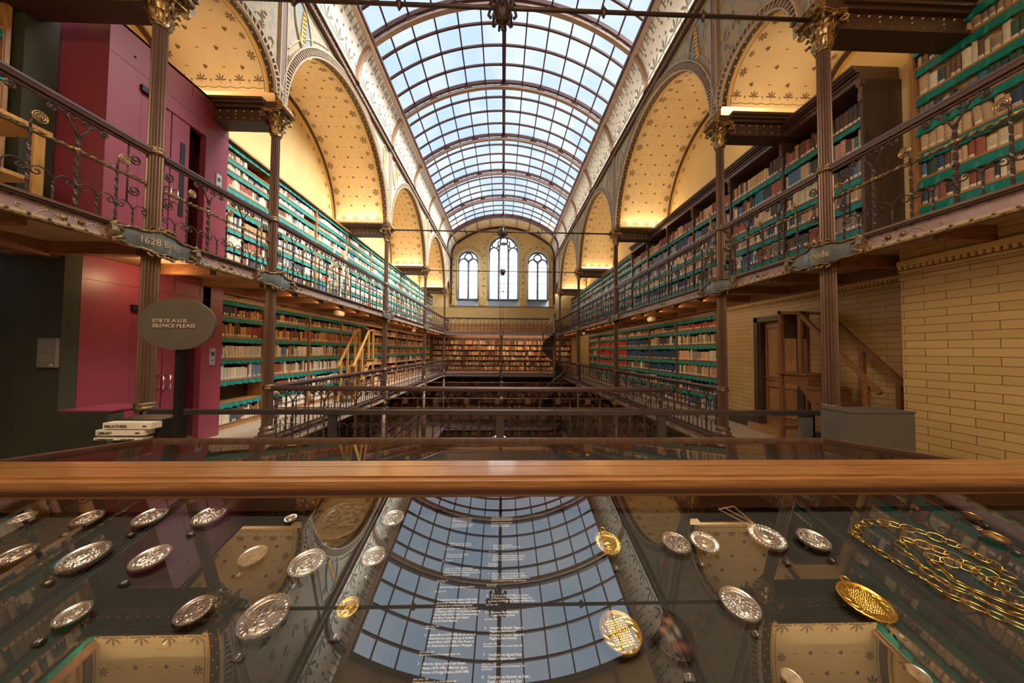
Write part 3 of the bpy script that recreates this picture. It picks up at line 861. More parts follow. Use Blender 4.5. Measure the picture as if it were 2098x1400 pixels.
# outer left wall behind the lower bookcases
# ---------------------------------------------------------------- cast-iron columns
def col_meshes():
    me = {}
    mb = MB()
    mb.box(-.15, .15, -.15, .15, 0, .06)
    mb.lathe([(.15, .06), (.155, .09), (.15, .13), (.125, .145), (.12, .17), (.135, .185), (.14, .205), (.13, .225), (.11, .235), (.107, .26)], 24)
    me['base'] = mb.mesh('column_base', [m_ironb])
    mb = MB(); mb.lathe([(.104, .26), (.1, 1.05), (.095, 3.30)], 96, flute=16, depth=.02, smooth=False)
    me['low'] = mb.mesh('lower_shaft', [m_ironb])
    mb = MB(); mb.lathe([(.09, 3.45), (.088, 4.73), (.082, 6.62)], 96, flute=16, depth=.018, smooth=False)
    me['up'] = mb.mesh('upper_shaft', [m_ironb])
    mb = MB(); mb.lathe([(.102, -.05), (.118, -.04), (.125, -.02), (.112, 0), (.104, .01), (.112, .025), (.118, .04), (.108, .055), (.1, .06)], 24)
    me['ring'] = mb.mesh('ring_collar', [m_giltd])
    # capital
    mb = MB()
    mb.lathe([(.095, -.03), (.105, -.015), (.095, 0), (.088, .02), (.092, .2), (.13, .38), (.16, .42)], 24, mi=0)
    for tier, (n, z0, h, r0, out, w) in enumerate(((8, .0, .2, .092, .075, .05), (8, .12, .24, .095, .10, .055))):
        for k in range(n):
            a = 2 * PI * (k + .5 * tier) / n
            rows = []
            for t in range(8):
                u = t / 7
                rr = r0 + .012 + out * u ** 2.2; z = z0 + h * (u if u < .85 else .85 - (u - .85) * .9)
                ww = w * (1 - .25 * u) * (1 if u < .8 else 1 - (u - .8) * 3.2)
                row = []
                for e in (-1, -.5, 0, .5, 1):
                    an = a + e * ww / rr; rad = rr + .014 * (1 - abs(e)) - .012 * (abs(e) == .5)
                    row.append((rad * cos(an), rad * sin(an), z))
                rows.append(row)
            mb.grid(rows, 0); 
    for k in range(4):
        a = PI / 4 + k * PI / 2
        pts = []
        for t in range(22):
            u = t / 21
            if u < .45:
                v = u / .45; rr = .1 + .14 * v ** 1.4; z = .22 + .2 * v
            else:
                v = (u - .45) / .55; q = PI / 2 - v * 3.4 * PI; sp = .055 * (1 - .75 * v)
                rr = .235 + sp * cos(q); z = .365 + sp * sin(q)
            pts.append((rr * cos(a), rr * sin(a), z))
        mb.tube(pts, .016, 5, 0, rad=[.02 - .008 * t / 21 for t in range(22)])
        a2 = k * PI / 2
        mb.ball((.165 * cos(a2), .165 * sin(a2), .41), .035, 0, 8, 5)
        for e in (-1, 1):
            mb.tube([((.13 + .03 * u) * cos(a2 + e * .22 * (1 - u)), (.13 + .03 * u) * sin(a2 + e * .22 * (1 - u)), .2 + .2 * u) for u in (0, .5, 1)], .012, 4, 0)
    pts = []
    for k in range(4):
        a = PI / 4 + k * PI / 2
        for e in (-.09, .09): pts.append((.275 * cos(a + e), .275 * sin(a + e)))
        b = a + PI / 4
        pts.append((.185 * cos(b), .185 * sin(b)))
    for z0, z1, sc_ in ((.42, .455, .95), (.455, .48, 1.03)):
        mb.prism([(p[0] * sc_, p[1] * sc_) for p in pts], lambda a, b, d: (a, b, d), z0, z1, 0)
    mb.box(-.13, .13, -.2, .2, .48, .62, 1)
    me['cap'] = mb.mesh('capital', [m_gilt, m_band])
    mb = MB()   # tan carved consoles towards the hall
    mb.prism([(.10, .48), (.26, .48), (.29, .52), (.24, .60), (.16, .72), (.13, .8), (.1, .82)], lambda a, b, d: (a, d, b), -.19, .19, 0)
    for k in range(5):
        y = -.14 + .07 * k
        mb.tube([(.262 - .03 * u * u * 4, y + .022 * sin(u * 8), .5 + .25 * u) for u in [i / 10 for i in range(11)]], .014, 4, 0)
    me['console'] = mb.mesh('carved_console', [m_gilt])
    # cartouche along the girder, facing +x
    mb = MB(); n = 33
    def bul(y): return .105 + .10 * math.exp(-(y / .17) ** 2)
    def half(y): return .115 + .02 * cos(y * 7) - .03 * max(0, abs(y) - .38) * 4
    rows = []
    for k in range(n):
        y = -.5 + k / (n - 1); row = []
        for t in (-1, -.5, 0, .5, 1): row.append((bul(y) + .008 * (1 - t * t), y, .0 + half(y) * t))
        rows.append(row)
    mb.grid(rows, 0); 
    back = [[(p[0] - .02, p[1], p[2]) for p in r] for r in rows]; mb.grid(back, 0)
    for e in (1, -1):
        mb.tube([(bul(-.5 + k / 32) + .01, -.5 + k / 32, e * (half(-.5 + k / 32) + .008 + (.02 if (k // 4) % 2 else 0))) for k in range(33)], .019, 5, 1)
        for d in (-1, 1):
            mb.tube([(.12 + .01 * u, d * (.5 + .05 * sin(u * 5)), e * (.13 - .1 * u)) for u in [i / 8 for i in range(9)]], .024, 5, 1)
        for k in range(5):   # scroll cresting over and under the column
            a = -.14 + .07 * k
            mb.tube([(.2 - 3 * a * a + .02 * sin(q), a + .03 * cos(q), e * (.15 + .035 * sin(q) + .02)) for q in [i * .7 for i in range(8)]], .018, 5, 1)
    for d in (-1, 1): mb.prism([(.0, -.12), (.10, -.1), (.13, 0), (.10, .1), (0, .12)], lambda a, b, q: (a + .03, q, b), d * .5, d * .58, 1)
    me['cart'] = mb.mesh('cartouche', [m_slate, m_giltd])
    return me
CM = col_meshes()
NUMW = ['nearest', 'second', 'third', 'fourth', 'farthest']
for sd in ('left', 'right'):
    for i, y in enumerate(YC):
        n_all = 'nearest' if i == 0 else 'farthest' if i == 4 else ORD[i]
        extra = {('left', 0): ', in front of the red lift', ('right', 0): ', beside the library steps'}.get((sd, i), '')
        o = thing('cast_iron_column', 'fluted column with gilt capital, %s in the %s row%s' % (n_all, sd, extra), 'column', (XC[sd], y, 0), 0 if sd == 'left' else PI, 'cast iron columns along the galleries', 'thing')
        ob('base', CM['base'], o); ob('shaft', CM['low'], o); ob('shaft', CM['up'], o)
        ob('ring_collar', CM['ring'], o, (0, 0, ZH1)); ob('ring_collar', CM['ring'], o, (0, 0, ZH2), scale=(.9, .9, 1))
        ob('capital', CM['cap'], o, (0, 0, ZCAP)); ob('console', CM['console'], o, (0, 0, ZCAP))
        c = ob('cartouche', CM['cart'], o, (0, 0, 3.385))
        if i == 0:
            tx = text_mesh('1628 Barthol' if sd == 'left' else '16thede', .14, m_girdg, 'CENTER', ext=.003, xs=.72)
            # lettering runs along the plaque on its curved face
            for v in tx.vertices:
                yy = v.co.x; zz = v.co.y; dd = v.co.z
                v.co = (bul_ := .105 + .10 * math.exp(-(yy / .17) ** 2) + .012 + dd, yy, zz - .045)
            ob('lettering', tx, c)
        if i > 0 and y > 7:
            mb = MB(); mb.lathe([(.1, -4.7), (.1, -.3)], 16); mb.build('shaft', [m_ironb], o, off=(0, 0, 0))
            mb = MB(); mb.lathe([(.11, -.5), (.16, -.42), (.19, -.36), (.19, -.33), (.13, -.3), (.17, -.2), (.14, -.1), (.16, 0)], 16); mb.build('bracket', [m_giltd], o, off=(0, 0, 0))
o = thing('cast_iron_column', 'slim brown column standing midway along the far cross gallery', 'column', (-.1, 27.1, 0), 0, 'cast iron columns along the galleries', 'thing')
mb = MB(); mb.lathe([(.11, 0), (.11, .1), (.075, .14), (.07, 3.2), (.1, 3.25)], 16); mb.lathe([(.09, -4.7), (.09, -.3)], 16); mb.build('shaft', [m_ironb], o, off=(0, 0, 0))
mb = MB(); mb.lathe([(.07, 3.1), (.13, 3.2), (.13, 3.3)], 16); mb.lathe([(.1, -.5), (.2, -.4), (.2, -.3), (.12, -.1), (.15, 0)], 16); mb.build('bracket', [m_giltd], o, off=(0, 0, 0))

# ---------------------------------------------------------------- plate girders of the galleries
def girder(side, y0, y1, z, lab, deco, lower=False):
    s = SG[side]; xf = XC[side] - s * .06 if side == 'left' else XC[side] - s * .06
    xf = XC[side] + (.06 if side == 'left' else -.06)
    t = 1 if side == 'left' else -1
    o = thing('gallery_girder', lab, 'girder', (XC[side], (y0 + y1) / 2, z), 0, 'plate girders carrying the galleries', 'thing')
    wb = MB(); wb.box(xf - .02 * t, xf, y0, y1, z, z + .23)
    mb = MB()
    mb.box(xf - .05 * t, xf + .045 * t, y0, y1, z + .19, z + .215, 0); mb.box(xf - .05 * t, xf + .06 * t, y0, y1, z + .215, z + .245, 1)
    mb.build('top_moulding', [m_iron, m_ironb], o)
    fb = MB(); fb.box(xf - .04 * t, xf + .05 * t, y0, y1, z - .012, z + .012, 0); fb.box(xf, xf + .022 * t, y0, y1, z + .012, z + .05, 1)
    y = y0 + .08
    while y < y1:
        fb.ball((xf + .022 * t, y, z + .035), .017, 0, 6, 4); wb.ball((xf + .0 * t, y + .04, z + .178), .013, 1, 6, 4); y += .15
    if deco:
        L = y1 - y0; n = max(1, round(L / 1.67))
        for k in range(n):
            yc = y0 + (k + .5) * L / n
            for d in (-.075, .075): wb.ball((xf, yc + d, z + .105), .033, 1, 8, 5)
            for d in (-1, 1):
                wb.tube([(xf + .004 * t, yc + d * (.02 + .07 * u), z + .15 - .1 * sin(u * PI)) for u in [i / 8 for i in range(9)]], .005, 4, 2)
                wb.tube([(xf + .004 * t, yc + d * (.12 + .28 * u), z + .09 + .05 * sin(u * 2 * PI)) for u in [i / 14 for i in range(15)]], .005, 4, 2)
                wb.tube([(xf + .004 * t, yc + d * (.22 + .03 * cos(q) * (1 - q / 9)), z + .13 + .03 * sin(q) * (1 - q / 9)) for q in [i * .8 for i in range(9)]], .006, 4, 2)
                wb.tube([(xf + .004 * t, yc + d * (.41 - .018 * cos(q)), z + .1 + .018 * sin(q)) for q in [i * .8 for i in range(7)]], .006, 4, 2)
    wb.build('web', [m_girder, m_giltd, m_girdg], o); fb.build('bottom_flange', [m_giltd, m_girdg], o)
ys = [YNEAR] + YC + [YFAR]
BAYN = ['beside the showcase', 'between the first two columns', 'between second and third columns', 'between third and fourth columns', 'in the last long bay', 'in the short end bay']
for sd in ('left', 'right'):
    for i in range(6):
        girder(sd, ys[i], ys[i + 1], ZG, 'mauve riveted girder under the upper %s gallery %s' % (sd, BAYN[i]), i < 4)
    for i in range(2, 6):
        girder(sd, ys[i], ys[i + 1], -.26, 'riveted girder at floor level of the lower %s gallery %s' % (sd, BAYN[i]), i == 2)
for z, nm in ((ZG, 'upper'), (-.26, 'middle'), (-4.86, 'lowest')):
    o = thing('gallery_girder', 'brown girder of the %s cross gallery at the far end' % nm, 'girder', (0, 27.08, z), 0, 'plate girders carrying the galleries', 'thing')
    mb = MB(); mb.box(-5, 4.9, 27.03, 27.08, z, z + .24); mb.box(-5, 4.9, 26.98, 27.08, z + .2, z + .25); mb.box(-5, 4.9, 26.99, 27.08, z - .01, z + .02)
    mb.build('plate', [m_girder], o)
for sd in ('left', 'right'):
    o = thing('gallery_girder', 'dark girder of the lowest %s gallery down in the well' % sd, 'girder', (XC[sd], 17, -4.8), 0, 'plate girders carrying the galleries', 'thing')
    mb = MB(); mb.box(XC[sd] - .05, XC[sd] + .05, 7, 27, -4.9, -4.6); mb.build('plate', [m_girder], o)

# ---------------------------------------------------------------- wrought-iron railings (local: run along +x, z from gallery floor)
def spiral(cx, cz, r, a0, turns, n=14, shrink=.8):
    return [(cx + r * (1 - shrink * t) * cos(a0 + turns * 2 * PI * t), 0, cz + r * (1 - shrink * t) * sin(a0 + turns * 2 * PI * t)) for t in [i / (n - 1) for i in range(n)]]
def rail_meshes():
    me = {}
    mb = MB()
    mb.tube([(0, 0, .02 + .9 * t / 24) for t in range(25)], .026, 4, 0, smooth=False, twist=.5, rad=[.03 if t in (0, 24, 12) else .022 for t in range(25)])
    for d in (-1, 1):
        mb.tube([(0, 0, .9), (d * .035, 0, .96), (d * .085, 0, 1.04), (d * .105, 0, 1.09), (d * .09, 0, 1.13), (d * .05, 0, 1.13), (d * .03, 0, 1.1), (d * .045, 0, 1.075), (d * .062, 0, 1.09)], .0125, 5, 0)
        mb.tube([(d * .085, 0, 1.04), (d * .13, 0, 1.1), (d * .19, 0, 1.13)], .011, 5, 0)
        mb.tube(spiral(d * .225, 1.085, .045, PI / 2, -d * 1.6), .011, 5, 0)
    mb.ball((0, 0, .74), .035, 1, 8, 5, (1.2, .7, 1))
    me['main'] = mb.mesh('main_post', [m_iron, m_gilt])
    mb = MB()
    mb.tube([(0, 0, .02 + .72 * t / 18) for t in range(19)], .016, 4, 0, smooth=False, twist=.6)
    mb.tube([(0, 0, .74), (.0, 0, .81), (.015, 0, .86), (.05, 0, .89)], .012, 5, 0)
    for r_ in (.058, .038, .018): mb.tube([(.06 + r_ * cos(a), -.012, .9 + r_ * sin(a)) for a in [i * PI / 7 for i in range(14)]], .008, 5, 1, closed=True)
    mb.ball((.06, -.012, .9), .012, 1, 6, 4)
    me['sec'] = mb.mesh('rosette_post', [m_iron, m_gilt])
    mb = MB()
    mb.tube([(0, 0, .02 + .27 * t / 8) for t in range(9)], .012, 4, 0, smooth=False, twist=.6)
    for d in (-1, 1):
        mb.tube([(0, 0, .27), (d * .02, 0, .32), (d * .06, 0, .36), (d * .11, 0, .37), (d * .155, 0, .345), (d * .168, 0, .305)] + [(d * (.135 + .033 * cos(q)), 0, .305 + .033 * sin(q)) for q in [-.4, -1.1, -1.8, -2.5, -3.2, -3.9]] + [(d * .135, 0, .318)], .0085, 5, 0)
    me['ter'] = mb.mesh('scroll_post', [m_iron])
    mb = MB()
    mb.tube([(-.1, 0, .35), (-.1, 0, 1.15)], .010, 5, 0)
    for z in (.55, .98):
        mb.tube(spiral(-.02, z, .075, PI, 1.5), .012, 5, 0)
    me['end'] = mb.mesh('end_scroll', [m_iron])
    return me
RM = rail_meshes()
GG, BB = m_gilt, m_giltd
m_gilt = m_ironb
RL = rail_meshes()
m_gilt = GG
def bars(L, low=False):
    out = []
    mb = MB()
    mb.prism([(-.045, 1.17), (.045, 1.17), (.05, 1.205), (.055, 1.22), (.045, 1.25), (0, 1.262), (-.045, 1.25), (-.055, 1.22), (-.05, 1.205)], lambda a, b, d: (d, a, b), 0, L, 0)
    mb.box(0, L, -.02, .02, 1.14, 1.17, 0)
    out.append(('handrail', mb.mesh('handrail', [m_hand])))
    n = int(L / .045); mb = MB()
    mb.tube([(L * t / n, 0, .74) for t in range(n + 1)], .020, 4, 0, smooth=False, twist=PI / 4, rad=[.021 if t % 2 else .014 for t in range(n + 1)])
    mb.tube([(0, 0, .708), (L, 0, .708)], .008, 4, 1)
    out.append(('twisted_rail', mb.mesh('twisted_rail', [m_ironb if low else m_gilt, m_iron])))
    mb = MB(); mb.box(0, L, -.025, .025, .0, .03); out.append(('bottom_rail', mb.mesh('bottom_rail', [m_iron])))
    return out
BARC = {}
m_hand = M('handrail', (.105, .062, .056), .3, .35)
def railing(x, y, z, L, rz, label, zs=1.0, per=.71, m0=.48, low=False, group='wrought iron gallery railings'):
    o = thing('gallery_railing', label, 'railing', (x, y, z), rz, group, 'thing')
    key = (round(L, 2), low); K = RL if low else RM
    if key not in BARC: BARC[key] = bars(L, low)
    sc_ = (1, 1, zs)
    for nm, me in BARC[key]: ob(nm, me, o, scale=sc_)
    k = -1
    while m0 + (k - .5) * per < L:
        c = m0 + k * per
        for nm, me, xx in (('main_post', K['main'], c), ('rosette_post', K['sec'], c + per / 2), ('scroll_post', K['ter'], c - per / 4), ('scroll_post', K['ter'], c + per / 4)):
            if .05 < xx < L - .05: ob(nm, me, o, (xx, 0, 0), scale=(per / .744, 1, zs) if nm[0] == 's' else sc_)
        k += 1
    ob('end_scroll', K['end'], o, (.12, 0, 0), scale=sc_); ob('end_scroll', K['end'], o, (L - .12, 0, 0), scale=sc_)
    return o
SECN = ['nearest the showcase', 'between first and second columns', 'between second and third columns', 'between third and fourth columns', 'between fourth and fifth columns', 'in the short end bay']
for sd in ('left', 'right'):
    for i in range(0, 6):
        a, b = ys[i], ys[i + 1]
        if i == 0: a = 1.6
        ph = [(3.79 if sd == 'left' else 3.987) - .755 * 2 - 1.7, .735, .58, .58, .58, .5][i]
        railing(XC[sd], a + .1, ZF2, b - a - .2, PI / 2, 'scrolled iron railing of the upper %s gallery, section %s' % (sd, SECN[i]), per=.755 if i == 0 else .71, m0=ph)
        if i >= 2:
            railing(XC[sd], a + .1, 0, b - a - .2, PI / 2, 'scrolled iron railing of the lower %s gallery, section %s' % (sd, SECN[i]), .89, low=True)
railing(-4.9, 6.84, 0, 8.6, 0, 'scrolled iron railing crossing the hall just behind the low steel barrier', .89, per=.66, m0=.44, low=True)
railing(-4.95, 27.02, ZF2, 9.0, 0, 'thin iron railing of the upper far cross gallery', 1.0, low=True)
railing(-4.95, 27.02, 0, 9.0, 0, 'thin iron railing of the lower far cross gallery', .89, low=True)

# ---------------------------------------------------------------- tie rods with pendants, hanging lamp, spotlights
for i, y in ((0, 4.6), (2, 13.55), (3, 20.35)):
    nm = {0: 'nearest tie rod crossing the hall at the first columns', 2: 'middle tie rod crossing the hall at the third columns', 3: 'far tie rod crossing in front of the arched windows'}[i]
    o = thing('tie_rod', 'thin dark ' + nm, 'tie rod', (X0, y, 7.1), 0, 'tie rods across the hall', 'thing')
    mb = MB(); mb.tube([(-4.85, y, 7.1), (X0, y, 7.1), (4.75, y, 7.1)], .03, 6); mb.build('rod', [m_iron], o)
    mb = MB()
    for x in (X0 - 3.1, X0 - 1.55, X0 + 1.55, X0 + 3.1):
        mb.lathe([(.01, -.1), (.03, -.05), (.06, 0), (.03, .05), (.01, .1)], 8, (x, y, 7.1))
    mb.build('knob', [m_iron], o)
    mb = MB()
    mb.lathe([(.03, .2), (.09, .12), (.12, .04), (.14, -.06), (.11, -.16), (.05, -.22), (.01, -.24)], 12, (X0, y, 7.08))
    for k in range(8):
        a = k * PI / 4
        mb.tube([(X0 + r_ * cos(a), y + r_ * sin(a), 7.08 + z) for r_, z in ((.08, .1), (.15, .13), (.2, .06), (.19, -.02), (.21, -.1), (.17, -.14))], .022, 5)
    for k in range(6):
        a = k * PI / 3; mb.tube([(X0 + r_ * cos(a), y + r_ * sin(a), 7.08 + z) for r_, z in ((.05, -.2), (.1, -.24), (.09, -.18))], .02, 5)
    mb.build('pendant', [m_iron], o)
for y, nm in ((13.55, 'nearer'), (20.35, 'farther')):
    o = thing('tie_rod', '%s thin reddish tie rod crossing the well just below the lower gallery floor' % nm, 'tie rod', (X0, y, -.15), 0, 'tie rods across the hall', 'thing')
    mb = MB(); mb.tube([(-4.95, y, -.15), (4.85, y, -.15)], .022, 6); mb.build('rod', [m_ribt], o)
    mb = MB(); mb.lathe([(.02, -.12), (.09, -.06), (.12, 0), (.06, .06), (.02, .08)], 10, (X0, y, -.15)); mb.build('boss', [m_ribt], o)
o = thing('hanging_lamp', 'white disc lamp hanging deep in the well on a long thin rod', 'lamp', (-.12, 13.5, -1.8), 0)
mb = MB(); mb.tube([(-.12, 13.5, -1.7), (-.12, 13.5, 7.0)], .012, 6); mb.build('rod', [m_iron], o)
mb = MB(); mb.lathe([(.02, -1.7), (.05, -1.72), (.28, -1.78), (.29, -1.82), (.27, -1.84), (.02, -1.8)], 28, (-.12, 13.5, 0)); mb.build('shade', [m_shade], o)
o = thing('hanging_lamp_rod', 'long thin rod dropping from the glass roof ridge in front of the far windows', 'rod', (0, 22, 8), 0)
mb = MB(); mb.tube([(0, 22, 13.4), (0, 22, 3.0)], .012, 6); mb.build('rod', [m_iron], o)
mb = MB()
for z in (6.1, 4.2): mb.ball((0, 22, z), .06, 0, 8, 6)
mb.build('knob', [m_iron], o)
SPOTS = []
for sd, yy in (('left', (10.84, 19.8)), ('right', (11.62, 21.28))):
    for k, y in enumerate(yy):
        x = 5.6 * SG[sd]
        o = thing('spotlight', 'cream cylinder spotlight under the upper %s gallery, %s one' % (sd, 'nearer' if k == 0 else 'farther'), 'spotlight', (x, y, 3.2), 0, 'spotlights under the galleries')
        mb = MB()
        rows = []
        for t, r_ in ((0, .0), (0, .09), (.03, .1), (.36, .1), (.38, .08), (.38, 0)):
            rows.append([(x - .19 * 0 + r_ * cos(q), y - .19 + t, 3.14 + r_ * sin(q)) for q in [j * PI / 8 for j in range(16)]])
        mb.grid(rows, 0, closed=True)
        mb.build('body', [m_lamp], o)
        mb = MB(); mb.tube([(x, y, 3.24), (x, y, 3.37)], .02, 6); mb.build('stem', [m_iron], o)
        SPOTS.append((x, y))
# ---------------------------------------------------------------- bookcases (local: x left-to-right, front at y=0, back at +y, z up)
CACHE = {}
def valance_mesh(L, h, seedn):
    key = ('val', round(L, 2), round(h, 2), seedn)
    if key in CACHE: return CACHE[key]
    rr = random.Random(seedn); mb = MB()
    n = max(6, int(L / .028)); per = .21
    ph = rr.uniform(0, 1)
    rows = [[], [], [], []]
    for k in range(n + 1):
        x = L * k / n
        t = ((x / per + ph) % 1.0)
        dep = h * (.74 + .26 * t) * (1 + .08 * sin(x * 3 + seedn))
        out = .012 + .05 * t * t
        rows[0].append((x, -.012, 0)); rows[1].append((x, -.014 - out * .5, -dep * .5)); rows[2].append((x, -.012 - out, -dep)); rows[3].append((x, .0, -dep + .004))
    mb.grid(rows, 0, smooth=False)
    CACHE[key] = mb.mesh('valance', [m_felt])
    return CACHE[key]
def shelf_mesh(L, dp, mat, th=.045):
    key = ('sh', round(L, 2), round(dp, 2), mat.name, th)
    if key not in CACHE:
        mb = MB(); mb.box(0, L, -.012, dp, -th, 0); mb.box(0, L, -.02, 0, -th * .85, -th * .15)
        CACHE[key] = mb.mesh('shelf', [mat])
    return CACHE[key]
def upright_mesh(h, dp, w, mat):
    key = ('up', round(h, 2), round(dp, 2), w, mat.name)
    if key not in CACHE:
        mb = MB(); mb.box(-w / 2, w / 2, -.03, dp, 0, h); mb.box(-w / 2 + .012, w / 2 - .012, -.042, -.03, .05, h - .05)
        CACHE[key] = mb.mesh('upright', [mat])
    return CACHE[key]
def panel_mesh(kind, L, h, dp, mats):
    key = (kind, round(L, 2), round(h, 2), round(dp, 2), mats[0].name)
    if key in CACHE: return CACHE[key]
    mb = MB()
    if kind == 'back': mb.box(0, L, dp - .02, dp, 0, h)
    elif kind == 'plinth': mb.box(0, L, -.02, dp, 0, .1); mb.box(0, L, -.05, 0, 0, .025)
    elif kind == 'cornice': mb.box(0, L, -.05, dp, 0, h); mb.box(0, L, -.1, -.05, h - .05, h); mb.box(0, L, -.075, -.05, h * .35, h - .05)
    elif kind == 'cornice_heavy':
        for a, z0, z1 in ((.06, 0, .1), (.09, .1, .13), (.06, .13, .16), (.13, .16, .2), (.18, .2, .24), (.21, .24, .28)): mb.box(0, L, -a, dp, z0, z1)
    elif kind == 'bracket':   # curved bracket under the heavy cornice
        P = [(0, 0), (-.05, 0), (-.055, -.5), (-.03, -.52), (-.03, -.62), (-.08, -.66), (-.12, -.74)]
        mb.box(-.05, .05, -.07, .0, -.12, .0); mb.lathe([(.02, -.42), (.045, -.36), (.03, -.32), (.045, -.27), (.03, -.22), (.04, -.12)], 10, (0, -.05, 0)); mb.box(-.04, .04, -.09, -.02, -.12, .0)
    CACHE[key] = mb.mesh('panel', mats)
    return CACHE[key]
PAL = {
 'cream': [('cream', (.74, .64, .48)), ('ivory', (.82, .75, .62)), ('tan', (.50, .32, .17)), ('pale grey', (.58, .57, .54)), ('brown', (.22, .11, .055)), ('dark grey', (.085, .085, .095)), ('ivory', (.80, .72, .58)), ('rust', (.42, .12, .07)), ('slate blue', (.16, .22, .34)), ('cream', (.70, .58, .42))],
 'mix': [('tan', (.46, .29, .15)), ('blue', (.06, .16, .30)), ('ivory', (.76, .66, .50)), ('dark brown', (.09, .05, .03)), ('brown', (.17, .085, .045)), ('dark green', (.045, .085, .065)), ('navy', (.035, .065, .14)), ('blue', (.07, .17, .33)), ('rust', (.36, .10, .06)), ('dusty pink', (.52, .28, .22)), ('buff', (.60, .43, .25)), ('charcoal', (.05, .05, .055)), ('cream', (.70, .58, .40)), ('teal', (.03, .18, .22)), ('grey brown', (.27, .22, .17))],
 'pale': [('cream', (.72, .60, .42)), ('buff', (.62, .45, .27)), ('ivory', (.78, .70, .55)), ('tan', (.48, .32, .18)), ('brown', (.20, .11, .06)), ('grey brown', (.34, .28, .22)), ('navy', (.04, .08, .17)), ('dark green', (.05, .10, .075)), ('peach', (.70, .45, .28))],
 'brown': [('tan', (.45, .22, .09)), ('brown', (.21, .085, .035)), ('rust', (.33, .10, .045)), ('dark brown', (.10, .045, .02)), ('buff', (.58, .36, .17)), ('ochre', (.50, .27, .07)), ('charcoal', (.045, .04, .04)), ('maroon', (.22, .03, .025))],
 'far': [('tan', (.56, .31, .13)), ('buff', (.68, .44, .21)), ('brown', (.24, .10, .04)), ('rust', (.33, .12, .06)), ('dark brown', (.10, .05, .025)), ('cream', (.70, .54, .34)), ('grey brown', (.30, .21, .15))],
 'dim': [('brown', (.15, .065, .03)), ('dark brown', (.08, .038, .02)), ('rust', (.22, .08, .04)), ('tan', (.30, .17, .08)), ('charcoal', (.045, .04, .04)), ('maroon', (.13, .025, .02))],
 'red': [('red', (.42, .035, .02))], 'navy': [('navy', (.02, .055, .13)), ('navy', (.02, .055, .13)), ('blue', (.03, .09, .2))], 'crimson': [('red', (.38, .04, .025)), ('rust', (.36, .10, .05))],
}
SV = []; SF = []; SC = []
def put_stuff(x, w, h, d, z, tilt, rgb, tag_, T):
    """one book of the mass: a box with a rounded-off spine, plus a paper tag, in world space"""
    o = len(SV); c, s_ = cos(tilt), sin(tilt)
    e = w * .18
    pr = [(0, e * .8), (e, 0), (w - e, 0), (w, e * .8), (w, d), (0, d)]
    P = []
    for (a, b) in pr:
        for zz in (0, h):
            P.append((x + a * c + zz * s_, b, z + zz * c - a * s_ * (1 if tilt < 0 else 0)))
    SV.extend([T(p) for p in P]); SC.extend([(*rgb, 1)] * 12)
    for i in range(5): SF.append((o + 2 * i, o + 2 * i + 2, o + 2 * i + 3, o + 2 * i + 1))
    SF.append((o + 1, o + 3, o + 5, o + 7, o + 9, o + 11))
    if tag_:
        o = len(SV)
        zb = .012; P = [(x + e + zb * s_, -.003, z + zb * c), (x + (w - e) + zb * s_, -.003, z + zb * c), (x + (w - e) + (zb + tag_) * s_, -.003, z + (zb + tag_) * c), (x + e + (zb + tag_) * s_, -.003, z + (zb + tag_) * c)]
        SV.extend([T(p) for p in P]); SC.extend([(.82, .74, .6, 1)] * 4); SF.append((o, o + 1, o + 2, o + 3))
BOOKS = [0]
def put_single(i, x, w, h, d, z, tilt, rgb, tag_, root_loc, rz, label, group):
    mb = MB(); e = w * .2; n = 5
    pr = [(0, d)] + [(w / 2 - (w / 2) * cos(PI * k / n), e * (1 - sin(PI * k / n))) for k in range(n + 1)] + [(w, d)]
    mb.prism(pr, lambda a, b, q: (a, b, q), 0, h, 0)
    me = mb.mesh('book', [m_bookv, m_paper])
    if R.random() < .55:
        m2 = MB()
        for zz in ([.2, .4, .6, .8] if R.random() < .5 else [.12, .86]):
            m2.prism([(w * .02, e + .002)] + [(w / 2 - (w / 2) * cos(PI * k / n), e * (1 - sin(PI * k / n)) - .004) for k in range(n + 1)] + [(w * .98, e + .002)], lambda a, b, q: (a, b, q), h * zz - .006, h * zz + .006, 0)
    else: m2 = None
    c, s_ = cos(rz), sin(rz)
    loc = (root_loc[0] + c * x, root_loc[1] + s_ * x, root_loc[2] + z)
    o = ob('book', me, None, loc); o.rotation_euler = (0, tilt, rz)
    o.color = (*rgb, 1)
    tag(o, label, 'book', group)
    if m2:
        q = ob('raised_bands', m2.mesh('raised_bands', [m_bookv]), o); q.color = tuple(min(1, v * 1.5 + .03) for v in rgb) + (1,)
    if tag_:
        mb = MB(); mb.prism([(w / 2 - (w / 2 * .93) * cos(PI * k / n), e * (1 - sin(PI * k / n)) - .003) for k in range(n + 1)], lambda a, b, q: (a, b, q), .01, .01 + tag_, 0)
        ob('spine_label', mb.mesh('spine_label', [m_paper]), o)
    BOOKS[0] += 1
